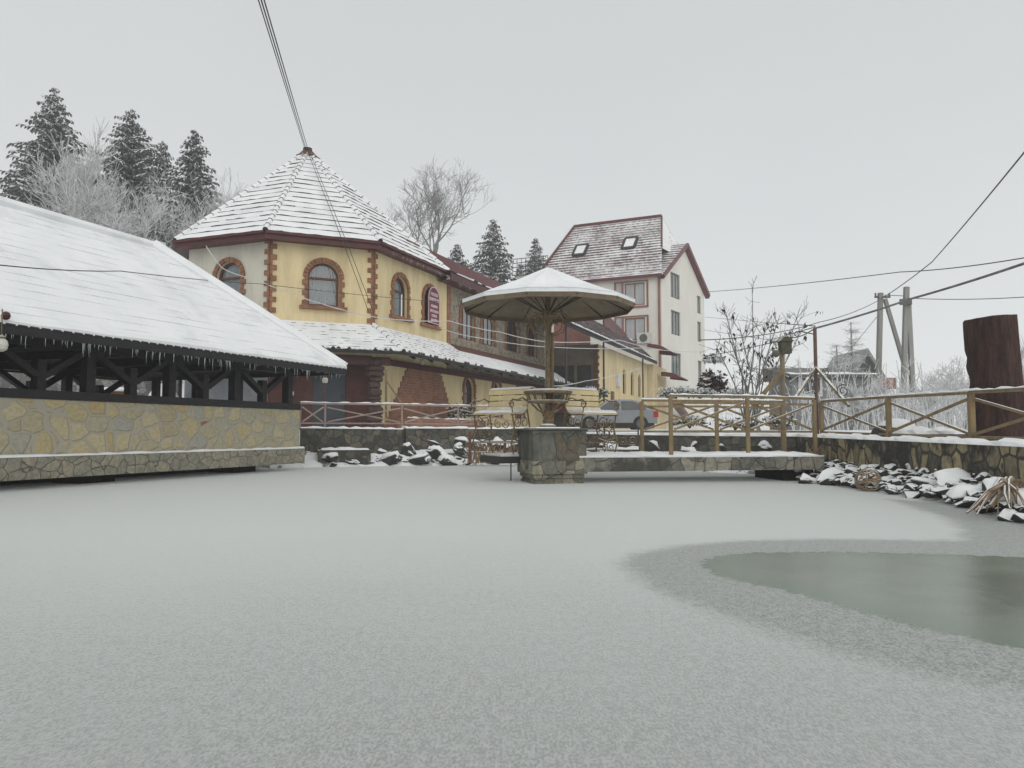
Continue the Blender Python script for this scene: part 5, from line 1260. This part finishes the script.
# ================================================================== VEGETATION
def conifer(base, h, r, seed, label, group=None, lift=.06, dense=1.0, snowp=.92, pw=.8):
    q = random.Random(seed); root = thing('conifer', base, label, 'tree', group); base = V(base)
    mb = MB(); mb.tube([base-Z*.5, base+Z*h*.5, base+Z*h*.99], [h*.018+.06,h*.010+.03,.015], 7); mb.build('trunk', M['bark'], root)
    mb = MB(); nl = int(h*3.3*dense)+8
    for l in range(nl):
        nb = 7+int(5*(1-l/nl))
        for b in range(nb):
            t = .985*min(1, lift + (1-lift)*(l+q.uniform(-.3,1.3))/nl); Lm = r*(1-t)**pw*(.72+.5*q.random())+.05
            a = 2*math.pi*(b+q.random())/nb; L = Lm*q.uniform(.65,1.15); dr = q.uniform(.05,.32); d = V((math.cos(a),math.sin(a),0)); sd_ = V((-d.y,d.x,0))
            o = base + Z*(t*h); ns = max(2,int(L/.21))
            mb.tube([o, o+d*L*.6-Z*L*dr*.35, o+d*L-Z*L*dr*.6], [.03,.02,.008], 3, 0, False)
            for k in range(ns):
                f = (k+.6)/ns; c = o+d*(L*f)-Z*(L*dr*(f*.9-f*f*.3)); w = (.10+.24*min(1,(1-t)*4)+.19*L*(1-f))*q.uniform(.6,1.05)
                for sg in (-1,1):
                    e = (d*q.uniform(.25,.8)+sd_*sg*q.uniform(.5,1)-Z*q.uniform(.05,.5)).normalized()*w*q.uniform(.6,1.1); wd = e.cross(Z).normalized()*q.uniform(.05,.10); hang = -Z*q.uniform(.05,.16)
                    mb.poly([c-wd, c+e*.6-wd*1.3+hang*.4, c+e+hang, c+e*.6+wd*1.3+hang*.4, c+wd], 0)
                    mb.poly([c, c+e*.5+hang*1.2, c+e+hang*1.5, c+e*.5+hang*.2], 0)
                    if q.random() < snowp:
                        u = Z*.03; mb.poly([c-wd*.8+u, c+e*.6-wd*1.1+hang*.4+u, c+e*.95+hang+u, c+e*.6+wd*1.1+hang*.4+u, c+wd*.8+u], 1)
                        if q.random() < .5: mb.poly([c+u, c+e*.5+hang*.3+u, c+e+hang*.6+u-Z*.08, c+e*.5+hang-Z*.03], 1)
    mb.build('crown', [M['needle'], M['needle_snow']], root); return root
def grow(mb, p, d, L, r, depth, q, spread=.6, kids=(3,5), up=.12, mi=0, minr=.007, tips=None, taper=.6, child=(.5,.75)):
    pts = [p]; n = 4; dd = d
    for i in range(n):
        dd = (dd + V((q.gauss(0,.12),q.gauss(0,.12),q.gauss(0,.1)+up*.35))).normalized(); pts.append(pts[-1]+dd*L/n)
    mb.tube(pts, [max(minr,r*(1-(1-taper)*i/n)) for i in range(n+1)], 5 if depth > 3 else 3, mi, False)
    if depth <= 0:
        if tips is not None: tips.append((pts[-1],dd))
        return
    for k in range(q.randint(*kids)):
        f = q.uniform(.3,1); i = min(n-1,int(f*n)); o = pts[i].lerp(pts[i+1], f*n-i)
        ax = V((q.gauss(0,1),q.gauss(0,1),q.gauss(0,.7))); ax = (ax-dd*ax.dot(dd)).normalized()
        nd_ = (dd*(1-spread*.4)+ax*spread*q.uniform(.7,1.3)+Z*up).normalized()
        grow(mb, o, nd_, L*q.uniform(*child), r*.55, depth-1, q, spread, kids, up, mi, minr, tips, taper, child)
    if tips is not None: tips.append((pts[-1],dd))
def bare_tree(base, h, seed, label, group=None, depth=5, spread=.6, twig='frost', minr=.012, lean=V((0,0,0)), kids=(3,5), child=(.5,.75), stems=1, trunkf=.4, cat='tree', name='bare_tree'):
    q = random.Random(seed); root = thing(name, base, label, cat, group); base = V(base)
    mb = MB()
    for s in range(stems):
        sp = V((q.gauss(0,.5),q.gauss(0,.5),0))*(.5 if stems > 1 else 0)
        top = base+sp*.4*h*trunkf+Z*h*trunkf+lean*h*trunkf; mb.tube([base-Z*.3, base.lerp(top,.5)+V((q.gauss(0,.1),0,0)), top], [h*.016,h*.013,h*.010], 7)
    mb.build('trunk', M['bark'], root); mb = MB()
    for s in range(max(3,stems)):
        o = base+Z*h*trunkf*q.uniform(.6,1)+lean*h*trunkf; a = 2*math.pi*(s+q.random())/max(3,stems); d = (V((math.cos(a)*.55,math.sin(a)*.55,1))+lean*1.5).normalized()
        grow(mb, o, d, h*(.42 if child[1] < .78 else .34), h*.010, depth-1, q, spread, kids, .12, 0, minr, None, .6, child)
    mb.build('crown', M[twig], root); return root
def gp_(px, Y, z=None):
    p = at(px, 400, Y); p.z = hout(p.x,p.y) if z is None else z; return p
def by_apex(px, py, Y): b = gp_(px,Y); return b, at(px,py,Y).z-b.z
for px,py,Y,rw,sd_,lab in ((43,85,47,5.8,1,'tall dark spruce at the far left above the pavilion roof'),(122,106,50,6.6,2,'broad snowy spruce with a ragged double top in the left group'),(156,139,53,4.6,3,'small spruce half hidden between two taller ones on the left'),(188,127,46,5.0,4,'slim pointed spruce nearest the hotel tower on the left'),
    (493,217,62,4.9,5,'pointed snowy spruce in the middle behind the red hotel roof'),(457,243,66,3.6,6,'small spruce just left of the middle spruce behind the hotel'),(536,236,76,4.6,7,'dark spruce behind the left corner of the tall house'),(472,262,60,3.0,8,'low spruce top between hotel roof and the middle spruce'),(520,262,68,3.2,9,'low spruce top between the middle spruce and the tall house')):
    b, h = by_apex(px,py,Y); conifer(b, h, rw, sd_, lab, None, .04)
for px,py,Y,sd_,lab,sp in ((88,112,44,11,'pale frosted birch between the two leftmost spruces',.27),(105,186,43,12,'frosted leafless tree in front of the broad spruce',.75),(150,196,43,13,'frosted bushy tree above the pavilion ridge end',.8),(197,204,44,14,'frosted bushy tree beside the hotel tower roof',.8),(66,204,43,15,'frosted low tree behind the pavilion roof at far left',.8),(132,168,45,16,'frosted leafless tree between the two middle spruces on the left',.6),(172,188,45,17,'frosted leafless tree below the slim pointed spruce',.7)):
    b, h = by_apex(px,py,Y); bare_tree(b, h*(.76 if sd_ == 11 else .92), sd_, lab, None, 5, sp, kids=(4,6), minr=.011)
b, h = by_apex(420,150,56); bare_tree(b, h*.98, 29, 'large bare tree spreading its limbs behind the tower roof', None, 6, .58, 'twig_grey', .009, V((.03,0,0)), (3,4), stems=3, trunkf=.30, child=(.6,.8))
def larch(px, py, Y, seed, label, w=2.0):
    b, h = by_apex(px,py,Y); q = random.Random(seed); root = thing('larch', b, label, 'tree'); mb = MB(); mb.tube([b,b+Z*h],[.17,.03],6); mb.build('trunk', M['bark'], root); mb = MB()
    for i in range(70):
        t = .2+.8*q.random(); a = q.uniform(0,6.28); L = w*(1.05-t)*q.uniform(.5,1.2)+.2; d = V((math.cos(a),math.sin(a),q.uniform(-.1,.25))); o = b+Z*h*t; e = o+d*L; mb.tube([o,e],[.03,.012],3,0,False)
        for k in range(9): f = q.uniform(.2,1); p = o.lerp(e,f); mb.tube([p,p+V((q.gauss(0,.3),q.gauss(0,.3),q.uniform(-.35,.25)))],[.013,.008],3,0,False)
    mb.build('crown', M['frost'], root)
larch(853,322,52,31,'tall thin frosted larch beyond the fence mast'); larch(838,345,55,32,'shorter frosted larch left of the tall thin one')
for px,py,Y,sd_,lab in ((870,372,38,41,'low frosted shrub under the single utility pole'),(948,358,44,42,'wide pale bare tree left of the brown stump'),(930,382,36,43,'low bare shrub between the double pole and the stump'),(1018,340,30,44,'frosted bush rising at the right edge behind the stump'),(885,385,33,45,'twiggy shrub behind the right fence below the poles'),(848,385,26,46,'twiggy frosted shrub behind the fence right of the mast'),(965,372,48,47,'pale bare tree close behind the left flank of the stump')):
    b, h = by_apex(px,py,Y); bare_tree(b, h, sd_, lab, None, 4, .8, 'frost', .011, kids=(4,6), stems=4, trunkf=.3, cat='shrub' if 'shrub' in lab or 'bush' in lab else 'tree', name='bare_shrub' if 'shrub' in lab or 'bush' in lab else 'bare_tree')
tk = MB(); q = random.Random(50)
for i in range(1500):
    Y = q.uniform(24,60) if i < 1000 else q.uniform(70,170); px = q.uniform(700,1120); p = at(px,400,Y)
    if 31.5 < Y < 37 and 785 < px < 880: continue
    if Y < 60 and px < 790: continue
    p.z = hout(p.x,p.y)-.1; h = q.uniform(1.0,2.7) if Y < 60 else q.uniform(2,6); w = .010+Y*.00016
    d = V((q.gauss(0,.18),q.gauss(0,.18),1)); tk.tube([p,p+d*h*.5,p+d*h+V((q.gauss(0,.2),0,0))],[w*1.6,w*1.2,w*.7],3,0,False)
    for k in range(5): f = q.uniform(.3,.95); o = p+d*h*f; tk.tube([o,o+V((q.gauss(0,.3),q.gauss(0,.3),q.uniform(.1,.6)))*h*.3],[w,w*.6],3,0,False)
tag(tk.build('thicket', M['frost']), 'frosted thicket of bare stems beyond the right fence', kind='stuff')

# leafy bare shrub, hedge, topiary and small evergreens
b = at(752,425,20.5); b.z = .9; root = thing('dry_shrub', b, 'tall dry shrub with hanging leaves fanning out behind the footbridge', 'shrub'); q = random.Random(61); mb = MB(); tips = []
for px,py in ((723,302),(740,330),(752,283),(765,325),(800,308),(790,330),(735,355),(716,345),(770,345),(748,350),(806,322),(727,330),(760,355),(780,315)):
    e = at(px,py,20.5+q.uniform(-1,1)); d = e-b; m_ = b.lerp(e,.5)+V((q.uniform(-.15,.15),0,.12)); o = b+V((q.uniform(-.3,.3),q.uniform(-.3,.3),0)); mb.tube([o,m_,e],[.028,.016,.007],5,0,False); tips.append((e,d.normalized()))
    for k in range(7): f = q.uniform(.35,1); p = o.lerp(m_,f*2) if f < .5 else m_.lerp(e,f*2-1); grow(mb, p, (d.normalized()+V((q.gauss(0,.6),q.gauss(0,.6),q.gauss(0,.4)))).normalized(), q.uniform(.25,.7), .010, 1, q, .7, (2,4), .1, 0, .005, tips)
mb.build('stems', M['bark'], root); mb = MB(); q.shuffle(tips)
for p,d in tips[:80]:
    for k in range(2 if p.x < 6.9 else 4):
        s = q.uniform(.05,.09); o = p+V((q.uniform(-.08,.08),q.uniform(-.08,.08),q.uniform(-.08,.03))); a = V((q.gauss(0,.4),q.gauss(0,.4),-1)).normalized(); w = a.cross(V((q.gauss(0,1),q.gauss(0,1),.1))).normalized()
        mb.poly([o, o+a*s*.8+w*s*.4, o+a*s*1.8, o+a*s*.8-w*s*.4])
tag(mb.build('leaves', M['leaf'], root), kind='stuff')
lb = lambda px,py,Y,rx,rz,n,ls,mats,name,lab,cat,seed,mix: (lambda c: tag(leaf_bush(name,c,rx,rz,n,ls,mats,lab,seed,mix=mix)[0].build(name,mats,None,c), lab, cat))(at(px,py,Y))
lb(712,400,26,.50,1.0,1100,.09,[M['purple_leaf'],M['needle_snow']],'topiary_bush','dense purple brown bush at the right foot of the tall house','bush',71,.12)
lb(714,364,26,.36,.34,420,.08,[M['needle_snow'],M['purple_leaf']],'snowy_treetop','snow laden top of the bush behind the purple brown one','bush',72,.25)
for i,(px,py,lab) in enumerate(((676,398,'snowy hedge shrub at the left end of the footbridge fence'),(700,399,'snowy hedge shrub below the purple brown bush'),(735,400,'snowy hedge shrub at the foot of the dry shrub'))): lb(px,py,21+.2*i,.55,.32,700,.05,[M['green_leaf'],M['needle_snow']],'hedge_shrub',lab,'shrub',80+i,.55)
for i,(px,py,Y,rx,rz,lab) in enumerate(((577,404,31,.55,.6,'dark green shrub right of the right bench back'),(600,399,36,.4,.5,'dark green shrub at the corner of the cream annex'),(590,396,34,.35,.4,'small snowy shrub between the two green shrubs'))): lb(px,py,Y,rx,rz,420,.08,[M['green_leaf'],M['needle_snow']],'evergreen_shrub',lab,'shrub',90+i,.15 if i<2 else .8)
for i,(px,py) in enumerate(((690,428),(735,430),(775,428))): lb(px,py,19,.5,.3,330,.05,[M['leaf'],M['needle_snow']],'low_shrub',('dark low shrub behind the left end of the footbridge fence','dark low shrub behind the middle of the footbridge fence','dark low shrub behind the right end of the footbridge fence')[i],'shrub',100+i,.3)

# ================================================================== CABLES
def cable(pts, r, label, m='cable', sag=.0, name='overhead_cable', cat='cable'):
    path = []
    for a,b in zip(pts,pts[1:]):
        for i in range(14): t = i/14; path.append(a.lerp(b,t)-Z*(sag*4*t*(1-t)))
    path.append(pts[-1]); mb = MB(); mb.tube(path, r, 5); return tag(mb.build(name, M[m], None, pts[0]), label, cat)
ap = apex+Z*.1
def ext(p, q, f): return p + (p-q)*f      # carry a span on past the frame
cable([ext(at(254,-14,11), ap+V((-.08,-.1,0)), 1.3), ap+V((-.08,-.1,0))], .010, 'left one of the black cables rising from the tower tip')
cable([ext(at(257,-14,11), ap+V((-.03,-.16,0)), 1.3), ap+V((-.03,-.16,0))], .012, 'middle one of the black cables rising from the tower tip'); cable([ext(at(260,-14,11), ap+V((.03,-.1,0)), 1.3), ap+V((.03,-.1,0))], .012, 'right one of the black cables rising from the tower tip')
cable([ap+V((0,-.2,0)), at(346,250,23.6), at(369,313,23.4)], .010, 'left one of the cables running down the tower roof'); cable([ap+V((.06,-.2,0)), at(349,248,23.6), at(373,311,23.4)], .010, 'right one of the cables running down the tower roof')
cable([ext(at(-6,264.5,9.6), at(120,271,13.5), .8), at(-6,264.5,9.6), at(120,271,13.5), at(262,284,21.8), at(440,302,27)], .008, 'thin dark cable crossing the pavilion roof and tower', sag=.03)
cable([at(206,246,22.6), at(222,268,22.6), at(246,277,22.6)], .012, 'short white cord drooping before the side tower window', 'rope', .03, 'white_cord', 'cord')
cable([at(262,282,22.2), at(298,294,22.2), at(316,302,22.2), at(380,318,23.5), at(450,321,25), at(500,332,26), at(548,342,27), at(620,340,29), at(662,350,31)], .014, 'upper white cord strung across the hotel front past the parasol', 'rope', .04, 'white_cord', 'cord')
cable([at(440,328,24), at(480,338,24.5), at(548,347,26), at(640,348,29), at(706,352,34)], .012, 'lower white cord strung across the stone wing past the parasol', 'rope', .04, 'white_cord', 'cord')
cable([at(545,386,27), at(585,381,28), at(640,368,30)], .012, 'slack white cord low in front of the dark annex porch', 'rope', .06, 'white_cord', 'cord')
cable([ext(at(1040,255,26), at(900,272,36), 2.0), at(1040,255,26), at(900,272,36), at(704,292,66)], .022, 'long cable from the upper right to the tall house eave', sag=.1)
tq = V((mp.x,mp.y,mp.z+2.33)); c1, c2 = at(910,299,15.2), at(1040,258,11)
cable([tq, c1, c2, ext(c2, c1, 2.0)], .022, 'thick frosted cable running right from the top of the fence mast', 'bark', .02)
tqb = MB(); q = random.Random(9)
for i in range(16):
    t = q.random(); p = tq.lerp(c1,t*2) if t < .5 else c1.lerp(c2,t*2-1); tqb.tube([p,p+V((q.uniform(-.06,.12),0,-q.uniform(.08,.25)))],[.007,.003],4)
cable([ext(at(1040,133,17), at(932,262,33), 1.2), at(1040,133,17), at(932,262,33), at(884,297,42)], .022, 'steep cable rising from the single pole to the top right', sag=.05)
cable([at(884,297,42), at(820,322,30), at(700,340,24)], .016, 'cable falling left from the single utility pole', sag=.15)
cable([at(907,298,40), at(1040,296,30), ext(at(1040,296,30), at(907,298,40), 1.5)], .018, 'level cable running right from the double utility pole', sag=.1); cable([at(884,295,42), at(906,296,40)], .018, 'short cable joining the two utility poles')
cable([at(880,313,42), at(850,350,52), at(836,366,60)], .016, 'faint stay cable falling left behind the larches')
cable([tq, at(790,338,18), at(702,356,34)], .012, 'cable from the fence mast to the tall house ground storey', sag=.05)
cable([at(704,317,60), at(760,322,40), at(815,326,17)], .012, 'upper one of the thin wires behind the dry shrub'); cable([at(704,330,60), at(770,340,30), at(815,327,17)], .012, 'lower one of the thin wires behind the dry shrub')

# ================================================================== SKY, LIGHT, AIR, CAMERA
W = bpy.data.worlds.new('World'); S.world = W; W.use_nodes = True; nt = W.node_tree; bg = nt.nodes['Background']
SE, SR = R(36), R(198)
sky = nd(nt,'ShaderNodeTexSky', sky_type='NISHITA', sun_disc=False, sun_elevation=SE, sun_rotation=SR)
tc_ = nd(nt,'ShaderNodeTexCoord'); sx = nd(nt,'ShaderNodeSeparateXYZ'); nt.links.new(tc_.outputs['Generated'], sx.inputs[0])
n = noise_(nt, tc_.outputs['Generated'], 1.6, 4, .5)
grad = mixc(nt, ramp(nt, sx.outputs['Z'], .0, .6), (7.6,7.8,7.78), (6.75,6.95,6.92)); grad = mixc(nt, ramp(nt, n, .35, .7), grad, mixc(nt, 1, grad, (.945,.95,.955), 'MULTIPLY'))
nt.links.new(mixc(nt, .94, sky.outputs[0], grad), bg.inputs['Color']); bg.inputs['Strength'].default_value = .1
L = bpy.data.lights.new('sun','SUN'); L.energy = 1.3; L.angle = R(70); L.color = (1,.97,.93); lo_ = bpy.data.objects.new('sun',L); COL.objects.link(lo_)
lo_.rotation_euler = (math.pi/2-SE, 0, math.pi-SR+math.pi) if False else (R(54),0,R(18))

HAZE = .0015
if HAZE:
    m = bpy.data.materials.new('thin_winter_air'); m.use_nodes = True; t = m.node_tree; t.nodes.remove(t.nodes['Principled BSDF'])
    pv = nd(t,'ShaderNodeVolumePrincipled'); pv.inputs['Color'].default_value = (1,1,1,1); pv.inputs['Density'].default_value = HAZE; t.links.new(pv.outputs[0], t.nodes['Material Output'].inputs['Volume'])
    mb = MB(); mb.box(V((0,100,-3.0)), 1300, 1300, 45); tag(mb.build('haze', m), 'thin pale winter haze', kind='stuff')

cam = bpy.data.cameras.new('camera'); co = bpy.data.objects.new('camera',cam); COL.objects.link(co); S.camera = co
cam.sensor_width = 36; cam.lens = F*36/1024; cam.clip_start = .05; cam.clip_end = 3000; co.location = (0,0,CAMZ); co.rotation_euler = (math.pi/2+PITCH,0,0)
S.render.engine = 'CYCLES'; S.cycles.use_denoising = True; S.cycles.max_bounces = 8; S.cycles.transparent_max_bounces = 16; S.cycles.volume_bounces = 2
S.view_settings.view_transform = 'Standard'; S.view_settings.look = 'None'; S.view_settings.exposure = 0; S.view_settings.gamma = 1
